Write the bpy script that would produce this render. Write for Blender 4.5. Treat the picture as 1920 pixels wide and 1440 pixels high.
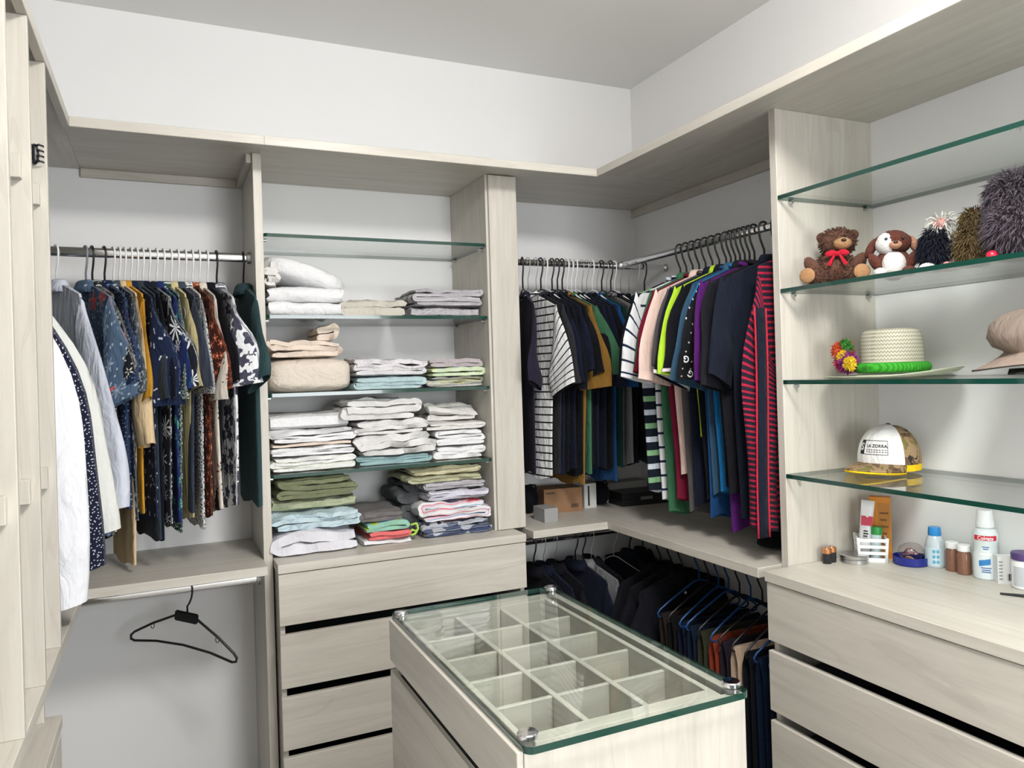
import bpy, bmesh, math, random
from mathutils import Vector, Matrix, noise
PI = math.pi
for o in list(bpy.data.objects): bpy.data.objects.remove(o)
SC = bpy.context.scene
COL = SC.collection
# ---------------------------------------------------------------- camera
CAMZ = 1.5
FPX, YAW, PITCH, ROLL, PPY = 1415.35, math.radians(24.679), math.radians(0.0923), math.radians(-1.7213), -20.15
def cam_axes():
    f = Vector((math.sin(YAW)*math.cos(PITCH), math.cos(YAW)*math.cos(PITCH), math.sin(PITCH)))
    r = Vector((math.cos(YAW), -math.sin(YAW), 0)); u = r.cross(f)
    return r*math.cos(ROLL)+u*math.sin(ROLL), u*math.cos(ROLL)-r*math.sin(ROLL), f
CR, CU, CF = cam_axes()
cam_d = bpy.data.cameras.new('camera'); cam = bpy.data.objects.new('camera', cam_d); COL.objects.link(cam)
cam_d.sensor_width = 36; cam_d.lens = FPX/1920*36; cam_d.shift_y = PPY/1920; cam_d.clip_start = 0.02
cam.matrix_world = Matrix(((CR.x, CU.x, -CF.x, 0), (CR.y, CU.y, -CF.y, 0), (CR.z, CU.z, -CF.z, CAMZ), (0, 0, 0, 1)))
SC.camera = cam
def on(u, v, ax, val):
    """photo pixel -> point on the plane ax = val"""
    d = CF + CR*((u-960)/FPX) + CU*((720+PPY-v)/FPX)
    i = 'xyz'.index(ax); c = Vector((0, 0, CAMZ)); return c + d*((val-c[i])/d[i])
# ---------------------------------------------------------------- world, lights, exposure
w = bpy.data.worlds.new('world'); SC.world = w; w.use_nodes = True
w.node_tree.nodes['Background'].inputs[0].default_value = (0.80, 0.88, 1.0, 1)
w.node_tree.nodes['Background'].inputs[1].default_value = 0.6
SC.view_settings.view_transform = 'Standard'; SC.view_settings.look = 'None'
SC.view_settings.gamma = 1; SC.view_settings.use_curve_mapping = False
SC.view_settings.exposure = 0.21
def area(name, loc, rot, sx, sy, power, col):
    l = bpy.data.lights.new(name, 'AREA'); l.shape = 'RECTANGLE'; l.size = sx; l.size_y = sy; l.energy = power; l.color = col
    o = bpy.data.objects.new(name, l); o.location = loc; o.rotation_euler = rot; COL.objects.link(o); return o
LAMP = 72.0   # strength of the drum ceiling lamp
area('window_daylight', (1.33, -1.93, 1.55), (math.radians(90), 0, 0), 1.3, 1.3, 60, (0.95, 0.975, 1.0))
# ---------------------------------------------------------------- materials
class NB:
    def __init__(s, name):
        s.m = bpy.data.materials.new(name); s.m.use_nodes = True; s.t = s.m.node_tree; s.t.nodes.clear()
        s.out = s.t.nodes.new('ShaderNodeOutputMaterial')
    def n(s, typ, **kw):
        x = s.t.nodes.new(typ)
        for k, v in kw.items():
            if k.startswith('i_'):
                q = k[2:]; q = int(q) if q.isdigit() else q
                s.put(x.inputs[q], v)
            else: setattr(x, k, v)
        return x
    def put(s, sock, v):
        if isinstance(v, bpy.types.NodeSocket): s.t.links.new(v, sock)
        else:
            if isinstance(v, (tuple, list)) and len(v) == 3 and sock.type == 'RGBA': v = (*v, 1)
            sock.default_value = v
    def math(s, op, a, b=0.0, c=0.0):
        x = s.n('ShaderNodeMath', operation=op); s.put(x.inputs[0], a); s.put(x.inputs[1], b); s.put(x.inputs[2], c); return x.outputs[0]
    def mix(s, f, a, b):
        x = s.n('ShaderNodeMix', data_type='RGBA'); s.put(x.inputs[0], f); s.put(x.inputs[6], a); s.put(x.inputs[7], b); return x.outputs[2]
    def noise(s, vec, scale, detail=3, rough=.5, dist=0, dim='3D'):
        x = s.n('ShaderNodeTexNoise', noise_dimensions=dim); s.put(x.inputs['Vector'], vec)
        x.inputs['Scale'].default_value = scale; x.inputs['Detail'].default_value = detail; x.inputs['Roughness'].default_value = rough; x.inputs['Distortion'].default_value = dist
        return x.outputs[0]
    def ramp(s, f, stops):
        x = s.n('ShaderNodeValToRGB'); s.put(x.inputs[0], f); e = x.color_ramp.elements
        while len(e) < len(stops): e.new(.5)
        for q, (p, c) in zip(e, stops): q.position = p; q.color = (*c, 1)
        return x.outputs[0]
    def pbsdf(s, col, rough=.5, metal=0, bump=None, bs=.2, bd=.002, **kw):
        x = s.n('ShaderNodeBsdfPrincipled'); s.put(x.inputs['Base Color'], col); s.put(x.inputs['Roughness'], rough); x.inputs['Metallic'].default_value = metal
        for k, v in kw.items(): s.put(x.inputs[k.replace('_', ' ')], v)
        if bump is not None:
            b = s.n('ShaderNodeBump'); b.inputs['Strength'].default_value = bs; b.inputs['Distance'].default_value = bd
            s.put(b.inputs['Height'], bump); s.t.links.new(b.outputs[0], x.inputs['Normal'])
        s.t.links.new(x.outputs[0], s.out.inputs[0]); return s.m
def lin(r, g, b):
    f = lambda c: (c/255/12.92) if c/255 <= .04045 else ((c/255+.055)/1.055)**2.4
    return (f(r), f(g), f(b))
_mc = {}
def plain(name, col, rough=.5, metal=0, **kw):
    if name in _mc: return _mc[name]
    _mc[name] = NB(name).pbsdf(col, rough, metal, **kw); return _mc[name]
def wood(axis):
    k = 'pale_oak_'+axis
    if k in _mc: return _mc[k]
    b = NB(k); tc = b.n('ShaderNodeTexCoord').outputs['Object']
    sc = {'x': (1.3, 16, 16), 'y': (16, 1.3, 16), 'z': (16, 16, 1.3)}[axis]
    mp = b.n('ShaderNodeMapping', i_Vector=tc, i_Scale=sc).outputs[0]
    n1 = b.noise(mp, 1.6, 5, .6, .8); n2 = b.noise(mp, 9, 3, .6, .2)
    ml = b.n('ShaderNodeMapping', i_Vector=tc, i_Scale=tuple(c*.35 for c in sc)).outputs[0]
    n3 = b.noise(ml, 1.1, 2, .5, 1.2)
    rings = b.math('FRACT', b.math('MULTIPLY', n3, 7.0)); rings = b.math('ABSOLUTE', b.math('SUBTRACT', rings, .5))
    line = b.math('LESS_THAN', rings, .05)
    c = b.ramp(n1, [(.30, (.485, .455, .402)), (.52, (.545, .515, .457)), (.75, (.60, .572, .512))])
    c = b.mix(b.math('MULTIPLY', b.math('SUBTRACT', n2, .45), .5), c, (.40, .36, .30))
    c = b.mix(b.math('MULTIPLY', line, .16), c, (.34, .30, .25))
    _mc[k] = b.pbsdf(c, .42, 0, n2, .06, .001); return _mc[k]
def glass(name='clear_glass', tint=(.965, .988, .978), r0=.040, rough=0.0):
    if name in _mc: return _mc[name]
    b = NB(name); lw = b.n('ShaderNodeLayerWeight'); lw.inputs[0].default_value = .5
    fac = b.math('MULTIPLY_ADD', b.math('POWER', lw.outputs['Facing'], 5.0), 1-r0, r0)
    t = b.n('ShaderNodeBsdfTransparent'); t.inputs[0].default_value = (*tint, 1)
    g = b.n('ShaderNodeBsdfGlossy'); g.inputs['Roughness'].default_value = rough
    m = b.n('ShaderNodeMixShader'); b.put(m.inputs[0], fac); b.t.links.new(t.outputs[0], m.inputs[1]); b.t.links.new(g.outputs[0], m.inputs[2])
    b.t.links.new(m.outputs[0], b.out.inputs[0]); _mc[name] = b.m; return b.m
M_EDGE = plain('green_glass_edge', lin(10, 58, 48), .12, 0, Coat_Weight=.5)
M_GLASS = glass()
M_WALL = NB('white_paint'); M_WALL = M_WALL.pbsdf((.80, .80, .80), .7, 0, M_WALL.noise(M_WALL.n('ShaderNodeTexCoord').outputs['Object'], 60, 3), .04, .001)
M_CEIL = plain('ceiling_paint', (.80, .80, .79), .8)
M_FLOOR = NB('floor_tile'); _n = M_FLOOR.noise(M_FLOOR.n('ShaderNodeTexCoord').outputs['Object'], 3, 5)
M_FLOOR = M_FLOOR.pbsdf(M_FLOOR.mix(_n, (.30, .285, .26), (.38, .365, .34)), .35)
M_CHROME = plain('chrome', (.78, .78, .79), .12, 1.0)
M_STEEL = plain('satin_steel', (.55, .55, .56), .3, 1.0)
M_BLACK = plain('black_plastic', (.012, .012, .014), .35)
M_WHITEP = plain('white_plastic', (.82, .82, .82), .35)
M_DARK = plain('interior_shade', (.05, .05, .055), .8)  # near-black colour stands in for the shade inside drawers and cabinets
def fab(name, base, layers=(), rough=.92, bump=.25, coord='UV', weave=900, wrinkle=.55, stretch=.4):
    """woven cloth; layers are printed or knitted colours placed by UV in metres"""
    if name in _mc: return _mc[name]
    b = NB(name); tc = b.n('ShaderNodeTexCoord').outputs[coord]
    sep = b.n('ShaderNodeSeparateXYZ', i_0=tc); X, Y = sep.outputs[0], sep.outputs[1]
    c = base
    nz = b.noise(tc, 14, 3); c = b.mix(b.math('MULTIPLY', nz, .22), c, tuple(x*.7 for x in base))
    for L in layers:
        k = L[0]
        if k in ('stripe', 'vstripe'):
            _, per, duty, col = L[:4]; off = L[4] if len(L) > 4 else 0
            src = Y if k == 'stripe' else X
            m = b.math('LESS_THAN', b.math('FRACT', b.math('ADD', b.math('DIVIDE', src, per), 100.0+off)), duty)
        elif k == 'check':
            _, per, duty, col = L[:4]
            m1 = b.math('LESS_THAN', b.math('FRACT', b.math('ADD', b.math('DIVIDE', X, per), 100.0)), duty)
            m2 = b.math('LESS_THAN', b.math('FRACT', b.math('ADD', b.math('DIVIDE', Y, per), 100.0)), duty)
            m = b.math('MAXIMUM', m1, m2)
        elif k == 'dots':
            _, sc, r, col = L[:4]
            v = b.n('ShaderNodeTexVoronoi', voronoi_dimensions='2D'); b.put(v.inputs['Vector'], tc); v.inputs['Scale'].default_value = sc
            v.inputs['Randomness'].default_value = L[4] if len(L) > 4 else .6
            m = b.math('LESS_THAN', v.outputs['Distance'], r)
        elif k == 'flower':
            _, sc, r, pet, dep, col = L[:6]
            v = b.n('ShaderNodeTexVoronoi', voronoi_dimensions='2D'); b.put(v.inputs['Vector'], tc); v.inputs['Scale'].default_value = sc; v.inputs['Randomness'].default_value = .75
            d = b.n('ShaderNodeVectorMath', operation='SUBTRACT'); b.put(d.inputs[0], tc); b.put(d.inputs[1], v.outputs['Position'])
            ds = b.n('ShaderNodeSeparateXYZ', i_0=d.outputs[0])
            rc = b.n('ShaderNodeSeparateColor', i_0=v.outputs['Color'])
            an = b.math('ADD', b.math('ARCTAN2', ds.outputs[1], ds.outputs[0]), b.math('MULTIPLY', rc.outputs[0], 6.28))
            lim = b.math('MULTIPLY_ADD', b.math('COSINE', b.math('MULTIPLY', an, float(pet))), r*dep, r*(1-dep))
            if len(L) > 6: lim = b.math('MULTIPLY', lim, b.math('GREATER_THAN', rc.outputs[1], L[6]))
            m = b.math('LESS_THAN', v.outputs['Distance'], lim)
        elif k == 'blotch':
            _, sc, th, col = L[:4]
            m = b.math('GREATER_THAN', b.noise(tc, sc, L[4] if len(L) > 4 else 2, .5, .4, '2D'), th)
        elif k == 'tuft':
            _, sc, amt, col = L[:4]
            m = b.math('MULTIPLY', b.noise(tc, sc, 4, .7), amt)
        c = b.mix(m, c, col)
    hb = b.noise(tc, weave, 2); oc = b.n('ShaderNodeTexCoord').outputs['Object']
    mp = b.n('ShaderNodeMapping', i_Vector=oc, i_Scale=(1.0, 1.0, stretch)).outputs[0]
    wr = b.math('ADD', b.noise(mp, 16, 3, .55, 1.4), b.math('MULTIPLY', b.noise(mp, 45, 2, .5, .8), .3))
    b1 = b.n('ShaderNodeBump'); b1.inputs['Strength'].default_value = wrinkle; b1.inputs['Distance'].default_value = .02; b.put(b1.inputs['Height'], wr)
    m = b.pbsdf(c, rough, 0, hb, bump, .0015, Sheen_Weight=.02, Specular_IOR_Level=.18)
    bmp = [x for x in b.t.nodes if x.type == 'BUMP' and x != b1][0]; b.t.links.new(b1.outputs[0], bmp.inputs['Normal'])
    _mc[name] = m; return m
# ---------------------------------------------------------------- mesh and object helpers
def thing(name, label, cat, loc=(0, 0, 0), rotz=0, group=None):
    o = bpy.data.objects.new(name, None); COL.objects.link(o); o.location = loc; o.rotation_euler = (0, 0, rotz); o.empty_display_size = .03
    return tag(o, label, cat, group)
def tag(o, label, cat, group=None):
    o['label'] = label; o['category'] = cat
    if group: o['group'] = group
    return o
def mk(name, vs, fs, mat, parent=None, smooth=True, uv=None, mats=None, fm=None, ang=None):
    me = bpy.data.meshes.new(name); me.from_pydata([tuple(v) for v in vs], [], fs); me.validate(clean_customdata=False)
    for m in (mats or [mat]): me.materials.append(m)
    if fm: me.polygons.foreach_set('material_index', fm)
    if smooth: me.polygons.foreach_set('use_smooth', [True]*len(me.polygons))
    if uv:
        ul = me.uv_layers.new(name='UVMap'); buf = []
        for l in me.loops: buf.extend(uv[l.vertex_index])
        ul.data.foreach_set('uv', buf)
    if ang is not None: me.set_sharp_from_angle(angle=math.radians(ang))
    me.update()
    o = bpy.data.objects.new(name, me); COL.objects.link(o); o.parent = parent; return o
def bm_obj(name, bm, mat, parent=None, smooth=False, ang=35):
    me = bpy.data.meshes.new(name); bm.to_mesh(me); bm.free()
    for m in (mat if isinstance(mat, (list, tuple)) else [mat]): me.materials.append(m)
    if smooth:
        me.polygons.foreach_set('use_smooth', [True]*len(me.polygons)); me.set_sharp_from_angle(angle=math.radians(ang))
    o = bpy.data.objects.new(name, me); COL.objects.link(o); o.parent = parent; return o
def box(name, x0, x1, y0, y1, z0, z1, mat, parent=None, bev=.0012, root=None):
    """a board in world coordinates; with a root it becomes its part"""
    bm = bmesh.new(); bmesh.ops.create_cube(bm, size=1)
    for v in bm.verts: v.co = Vector(((x0+x1)/2+v.co.x*(x1-x0), (y0+y1)/2+v.co.y*(y1-y0), (z0+z1)/2+v.co.z*(z1-z0)))
    if bev: bmesh.ops.bevel(bm, geom=bm.edges[:], offset=bev, segments=1, affect='EDGES')
    bmesh.ops.recalc_face_normals(bm, faces=bm.faces)
    o = bm_obj(name, bm, mat)
    if parent: o.parent = parent; o.location = -ploc(parent)
    return o
def ploc(p):
    v = Vector(p.location)
    return v
def struct(o): o['kind'] = 'structure'; return o
def loft(rings, closed=True, cap0=False, cap1=False):
    vs = [v for r in rings for v in r]; n = len(rings[0]); fs = []
    for j in range(len(rings)-1):
        for k in range(n if closed else n-1):
            a = j*n+k; b = j*n+(k+1) % n; fs.append((a, b, b+n, a+n))
    if cap0: fs.append(tuple(range(n-1, -1, -1)))
    if cap1: fs.append(tuple(range((len(rings)-1)*n, len(rings)*n)))
    return vs, fs
def tube(pts, r, n=7, closed=False, cap=True):
    pts = [Vector(p) for p in pts]; rings = []; N = len(pts); up = None
    for i, p in enumerate(pts):
        t = ((pts[(i+1) % N] if closed or i < N-1 else p) - (pts[i-1] if closed or i > 0 else p)).normalized()
        if up is None: up = Vector((0, 1, 0)) if abs(t.y) < .9 else Vector((1, 0, 0))
        a = (up - t*up.dot(t)).normalized(); b = t.cross(a); up = a
        rr = r[i] if isinstance(r, (list, tuple)) else r
        rings.append([p+a*(rr*math.cos(2*PI*k/n))+b*(rr*math.sin(2*PI*k/n)) for k in range(n)])
    if closed:
        rings.append(rings[0]); vs, fs = loft(rings); m = len(pts)*n
        return vs[:m], [tuple(i % m for i in f) for f in fs]
    return loft(rings, True, cap, cap)
def join(parts):
    vs, fs = [], []
    for v, f in parts:
        o = len(vs); vs += list(v); fs += [tuple(i+o for i in q) for q in f]
    return vs, fs
def lathe(prof, n=32, cap0=False, cap1=False, sx=1, sy=1):
    return loft([[Vector((r*math.cos(2*PI*k/n)*sx, r*math.sin(2*PI*k/n)*sy, z)) for k in range(n)] for r, z in prof], True, cap0, cap1)
def ell(c, r, nu=20, nv=12, rot=None, disp=None):
    """closed ellipsoid surface"""
    rings = []
    for j in range(1, nv):
        ph = PI*j/nv; rings.append([Vector((math.sin(ph)*math.cos(2*PI*k/nu), math.sin(ph)*math.sin(2*PI*k/nu), -math.cos(ph))) for k in range(nu)])
    vs, fs = loft(rings); a = len(vs); vs += [Vector((0, 0, -1)), Vector((0, 0, 1))]
    for k in range(nu):
        fs.append((a, (k+1) % nu, k)); b = (nv-2)*nu; fs.append((a+1, b+k, b+(k+1) % nu))
    out = []
    for v in vs:
        d = disp(v) if disp else 1; p = Vector((v.x*r[0]*d, v.y*r[1]*d, v.z*r[2]*d))
        if rot: p = rot @ p
        out.append(p+Vector(c))
    return out, fs
def smooth(t): t = min(1, max(0, t)); return t*t*(3-2*t)
def lerp(a, b, t): return a+(b-a)*t
def text_mesh(s, size, bold=False):
    cu = bpy.data.curves.new('lettering', 'FONT'); cu.body = s; cu.size = size; cu.align_x = 'CENTER'; cu.align_y = 'CENTER'; cu.resolution_u = 3
    if bold: cu.offset = size*.02
    ob = bpy.data.objects.new('lettering', cu); me = bpy.data.meshes.new_from_object(ob)
    vs = [Vector(v.co) for v in me.vertices]; fs = [tuple(p.vertices) for p in me.polygons]
    bpy.data.meshes.remove(me); bpy.data.objects.remove(ob); bpy.data.curves.remove(cu)
    return vs, fs
# ---------------------------------------------------------------- room shell
XL, XR, YB, YF, ZC = -0.77, 2.039, 3.0, -2.0, 2.834
struct(box('floor', XL-.1, XR+.1, YF-.1, YB+.1, -.1, 0, M_FLOOR, bev=0))
struct(box('ceiling', XL-.1, XR+.1, YF-.1, YB+.1, ZC, ZC+.1, M_CEIL, bev=0))
struct(box('wall_back', XL-.1, XR+.1, YB, YB+.1, 0, ZC, M_WALL, bev=0))
struct(box('wall_right', XR, XR+.1, YF, YB, 0, ZC, M_WALL, bev=0))
struct(box('wall_left', XL-.1, XL, YF, YB, 0, ZC, M_WALL, bev=0))
def boxes_mesh(lst):
    out = []
    for x0, x1, y0, y1, z0, z1 in lst:
        v = [(x, y, z) for x in (x0, x1) for y in (y0, y1) for z in (z0, z1)]
        out.append((v, [(0, 1, 3, 2), (4, 6, 7, 5), (0, 4, 5, 1), (2, 3, 7, 6), (0, 2, 6, 4), (1, 5, 7, 3)]))
    return join(out)
v, f = boxes_mesh([(XL-.1, .63, YF-.1, YF, 0, ZC), (2.03, XR+.1, YF-.1, YF, 0, ZC), (.63, 2.03, YF-.1, YF, 0, .85), (.63, 2.03, YF-.1, YF, 2.25, ZC)])
struct(mk('wall_rear', v, f, M_WALL, smooth=False))
wn = thing('window_1', 'white framed window on the rear wall', 'window', (1.33, YF-.05, .85)); del wn['category']; wn['kind'] = 'structure'
v, f = boxes_mesh([(.63, .68, YF-.08, YF-.02, .85, 2.25), (1.98, 2.03, YF-.08, YF-.02, .85, 2.25), (.68, 1.98, YF-.08, YF-.02, .85, .9), (.68, 1.98, YF-.08, YF-.02, 2.2, 2.25), (1.31, 1.35, YF-.08, YF-.02, .9, 2.2)])
o = mk('window_frame', v, f, M_WHITEP, wn, smooth=False); o.location = -Vector(wn.location)
for a, b in ((.68, 1.31), (1.35, 1.98)):
    o = box('window_pane', a, b, YF-.053, YF-.047, .9, 2.2, M_GLASS, wn, bev=0)
# ceiling lamp that carries the panel light
lamp = thing('ceiling_lamp', 'round white drum ceiling lamp above the middle of the room', 'lamp', (.78, .42, ZC))
v, f = lathe([(.27, .0), (.27, -.03), (.02, -.03)], 40, True, True); mk('lamp_base', v, f, M_WHITEP, lamp, ang=30)
b_ = NB('lamp_diffuser'); e_ = b_.n('ShaderNodeEmission'); e_.inputs[0].default_value = (1, .97, .935, 1); e_.inputs[1].default_value = LAMP
b_.t.links.new(e_.outputs[0], b_.out.inputs[0])
v, f = lathe([(.25, -.03), (.255, -.11), (.23, -.14), (.0, -.15)], 40); mk('lamp_diffuser', v, f, b_.m, lamp)
# ---------------------------------------------------------------- fitted joinery
WX, WY, WZ = wood('x'), wood('y'), wood('z')
ZT0, ZTF, ZT1 = 2.258, 2.239, 2.268      # underside, lip bottom, top of the high shelf
ZS0, ZS1 = .885, .914                    # worktop level
top = thing('high_shelf', 'pale oak high shelf running around the walls under the white upper wall', 'shelf', (.6, 2.7, ZT0))
box('shelf_board', -.2477, .30, 2.47, YB, ZT0, ZT1, WX, top); box('shelf_board', .30, XR, 2.47, YB, ZT0, ZT1, WX, top)
box('shelf_board', 1.5244, XR, -1.0, 2.47, ZT0, ZT1, WY, top)
box('shelf_board', XL, -.2477, .2, 1.99, ZT0, ZT1, WY, top); box('shelf_board', XL, -.2477, 1.99, YB, ZT0, ZT1, WY, top)
box('front_lip', -.2277, .30, 2.45, 2.47, ZTF, ZT1, WX, top); box('front_lip', .30, 1.5044, 2.45, 2.47, ZTF, ZT1, WX, top)
box('front_lip', 1.5044, 1.5244, -1.0, 2.47, ZTF, ZT1, WY, top)
box('front_lip', -.2477, -.2277, .2, 1.99, ZTF, ZT1, WY, top); box('front_lip', -.2477, -.2277, 1.99, 2.47, ZTF, ZT1, WY, top)
box('wall_cleat', -.2476, .262, 2.982, YB, 2.2285, ZT0, WX, top); box('wall_cleat', 2.021, XR, 1.7067, YB, 2.2225, ZT0, WY, top)
box('wall_cleat', .262, .28, 2.63, YB, 2.2285, ZT0, WY, top)
# upright between the hanging bay and the linen bay
box_t = box('partition_panel', .2802, .3082, 2.6125, YB, 0, ZT0, WZ); tag(box_t, 'tall pale oak partition between the shirt rail and the linen shelves', 'partition')
up = thing('upright_panel', 'pale oak upright with a wide front post beside the linen shelves', 'panel', (1.17, 2.8, ZS1))
box('side_panel', 1.1135, 1.1295, 2.6195, YB, ZS1, ZT0, WZ, up); box('side_panel', 1.2216, 1.2376, 2.63, YB, ZS1, ZT0, WZ, up)
box('front_post', 1.1226, 1.2376, 2.6064, 2.6195, ZS1+.002, ZT0-.004, WZ, up)
rp = box('partition_panel', 1.6447, XR, 1.6798, 1.7067, ZS1-.03, ZT0, WZ); tag(rp, 'pale oak partition between the hanging shirts and the glass display shelves', 'partition')
rp2 = box('partition_panel', 1.6447, XR, -.95, -.923, ZS1-.03, ZT0, WZ); tag(rp2, 'pale oak end partition closing the glass display shelves', 'partition')
# shelves at worktop height
def lshelf(name, label, pieces, loc):
    t = thing(name, label, 'shelf', loc)
    for a in pieces: box('shelf_board', *a, t)
    return t
lshelf('hanging_bay_shelf', 'pale oak shelf under the row of patterned shirts', [(-.2314, .2802, 2.5091, YB, ZS0, ZS1, WX), (XL, -.2314, 1.25, YB, ZS0, ZS1, WY)], (0, 2.75, ZS0))
lshelf('corner_shelf', 'pale oak corner shelf with cardboard box under the dark tee shirts', [(1.2302, 1.5542, 2.5301, YB, ZS0, ZS1, WX), (1.5542, XR, 1.7075, YB, ZS0, ZS1, WY)], (1.7, 2.5, ZS0))
# drawer chests
ZD = [(.717, .882), (.5162, .6876), (.3186, .4874), (.121, .294)]
def drawer_box(name, x0, x1, y0, y1, z0, z1, root, out=1):
    v, f = boxes_mesh([(x0, x0+.012, y0, y1, z0, z1), (x1-.012, x1, y0, y1, z0, z1), (x0+.012, x1-.012, y0, y0+.012, z0, z1), (x0+.012, x1-.012, y1-.012, y1, z0, z1), (x0+.012, x1-.012, y0+.012, y1-.012, z0, z0+.006)])
    o = mk(name, v, f, M_DARK, root, smooth=False); return o
ch = thing('drawer_chest', 'pale oak drawer chest under the folded linen', 'chest', (.75, 2.75, 0))
box('worktop', .3098, 1.1881, 2.5031, YB, ZS0, ZS1, WX, ch)
box('side_panel', .314, .330, 2.527, YB, 0, ZS0, WZ, ch); box('side_panel', 1.1695, 1.1855, 2.527, YB, 0, ZS0, WZ, ch)
box('plinth', .33, 1.1695, 2.55, 2.566, 0, .10, WX, ch); box('back_panel', .33, 1.1695, 2.99, YB, 0, ZS0, M_DARK, ch, bev=0)
for z0, z1 in ZD:
    d = box('drawer', .311, 1.187, 2.507, 2.525, z0, z1, WX, ch)
    o = drawer_box('drawer_box', .345, 1.155, 2.525, 2.96, z0+.01, z1-.06, d)
rc = thing('drawer_chest', 'pale oak drawer chest with toiletries along the back of its worktop', 'chest', (1.8, .36, 0))
box('worktop', 1.5486, XR, -.96, 1.6763, ZS0, ZS1, WY, rc)
box('side_panel', 1.574, XR, 1.656, 1.672, 0, ZS0, WZ, rc); box('side_panel', 1.574, XR, -.955, -.939, 0, ZS0, WZ, rc)
box('plinth', 1.6, 1.616, -.939, 1.656, 0, .1, WY, rc); box('back_panel', 2.029, XR, -.939, 1.656, 0, ZS0, M_DARK, rc, bev=0)
for z0, z1 in ZD:
    for ya, yb in ((.362, 1.6735), (-.955, .358)):
        d = box('drawer', 1.5535, 1.5715, ya, yb, z0, z1, WY, rc)
        o = drawer_box('drawer_box', 1.5715, 2.0, ya+.035, yb-.035, z0+.01, z1-.06, d)
# left tall unit: uprights (nearest one unseen, added to shade the rest), low cabinet
for (y, lb) in ((1.985, 'pale oak cubby upright with the black clip, closing the shirt corner'), (1.745, 'pale oak middle cubby upright on the left wall unit'), (1.50, 'pale oak cubby upright with the black wire loop'), (1.255, 'unseen pale oak cubby upright added to shade the left wall unit')):
    t = thing('cubby_upright', lb, 'panel', (-.5, y, ZS1))
    box('upright_board', XL, -.2299, y, y+.018, ZS1, ZTF-.0005, WZ, t)
    for z in (1.935, 1.30):
        box('support_block', -.275, -.2445, y-.022, y, z-.024, z+.024, WZ, t)
lc = thing('low_cabinet', 'pale oak low cabinet under the left wall unit', 'cabinet', (-.5, 1.7, 0))
box('cabinet_top', XL, -.2314, 1.30, 1.985, .735, .763, WY, lc); box('side_panel', XL, -.25, 1.967, 1.983, 0, .735, WZ, lc)
box('spacer_panel', XL, -.262, 1.95, 1.968, .763, ZS0, WZ, lc)
box('cabinet_door', -.25, -.232, 1.64, 1.965, .08, .728, WZ, lc); box('cabinet_door', -.25, -.232, 1.31, 1.635, .08, .728, WZ, lc)
box('plinth', -.28, -.264, 1.31, 1.967, 0, .075, WY, lc)
p = on(66, 291, 'y', 1.98)
clip = thing('hair_clip', 'small black claw clip fixed on the cubby upright', 'clip', (p.x, 1.98, p.z))
v, f = ell((0, -.008, 0), (.009, .008, .024)); mk('clip_spine', v, f, M_BLACK, clip)
for k in range(4):
    for s in (-1, 1):
        z = -.018+.012*k
        v, f = tube([(0, -.010, z), (s*.010, -.016, z+.002), (s*.017, -.010, z+.001), (s*.017, -.004, z)], [.003, .0028, .0022, .001], 5); mk('clip_tooth', v, f, M_BLACK, clip)
p = on(4, 945, 'y', 1.492)
v, f = tube([(p.x-.03+.03*math.cos(a), 1.493, p.z+.016*math.sin(a)-.004*math.cos(a)) for a in [2*PI*k/20 for k in range(20)]], .0022, 6, closed=True)
tag(mk('wire_loop', v, f, M_BLACK), 'thin black wire loop hung on the near cubby upright', 'hook')
# ---------------------------------------------------------------- glass shelves
def slab(x0, x1, y0, y1, z0, z1, r=0.0, corners=(1, 1, 1, 1)):
    pts = []
    for (cx, cy, a0, on_) in ((x1-r, y1-r, 0, corners[0]), (x0+r, y1-r, 90, corners[1]), (x0+r, y0+r, 180, corners[2]), (x1-r, y0+r, 270, corners[3])):
        if r and on_:
            for k in range(7): a = math.radians(a0+15*k); pts.append((cx+r*math.cos(a), cy+r*math.sin(a)))
        else:
            a = math.radians(a0+45); pts.append((cx+r*(1 if math.cos(a) > 0 else -1), cy+r*(1 if math.sin(a) > 0 else -1)))
    n = len(pts); vs = [(x, y, z0) for x, y in pts]+[(x, y, z1) for x, y in pts]
    fs = [tuple(range(n-1, -1, -1)), tuple(range(n, 2*n))]+[(k, (k+1) % n, n+(k+1) % n, n+k) for k in range(n)]
    return vs, fs, [0, 0]+[1]*n
GT = .006
def pin(root, x, y, z, ax):
    v, f = tube([(x, y, z), (x+.014*ax[0], y+.014*ax[1], z)], .0055, 10); o = mk('shelf_pin', v, f, M_STEEL, root, ang=40); o.location = -Vector(root.location)
LZ = [1.990, 1.717, 1.4535, 1.182]; RZ = [1.994, 1.7205, 1.4535, 1.178]
names_l = ['empty top glass shelf above the white pillow', 'glass shelf holding the white pillow and grey blanket', 'glass shelf holding the beige rolled duvet', 'glass shelf holding the stacks of white towels']
names_r = ['empty top glass shelf above the plush toys', 'glass shelf the plush toys sit on', 'glass shelf the straw hat sits on', 'glass shelf the white and camouflage cap sits on']
for z, lb in zip(LZ, names_l):
    t = thing('glass_shelf', lb, 'glass shelf', (.71, 2.8, z))
    v, f, fm = slab(.3105, 1.1115, 2.62, 2.998, z-GT, z+GT, .012, (0, 0, 1, 1)); o = mk('glass_plate', v, f, None, t, False, mats=[M_GLASS, M_EDGE], fm=fm); o.location = -Vector(t.location)
    for y in (2.66, 2.95): pin(t, .3082, y, z-GT-.006, (1, 0)); pin(t, 1.1135, y, z-GT-.006, (-1, 0))
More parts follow.
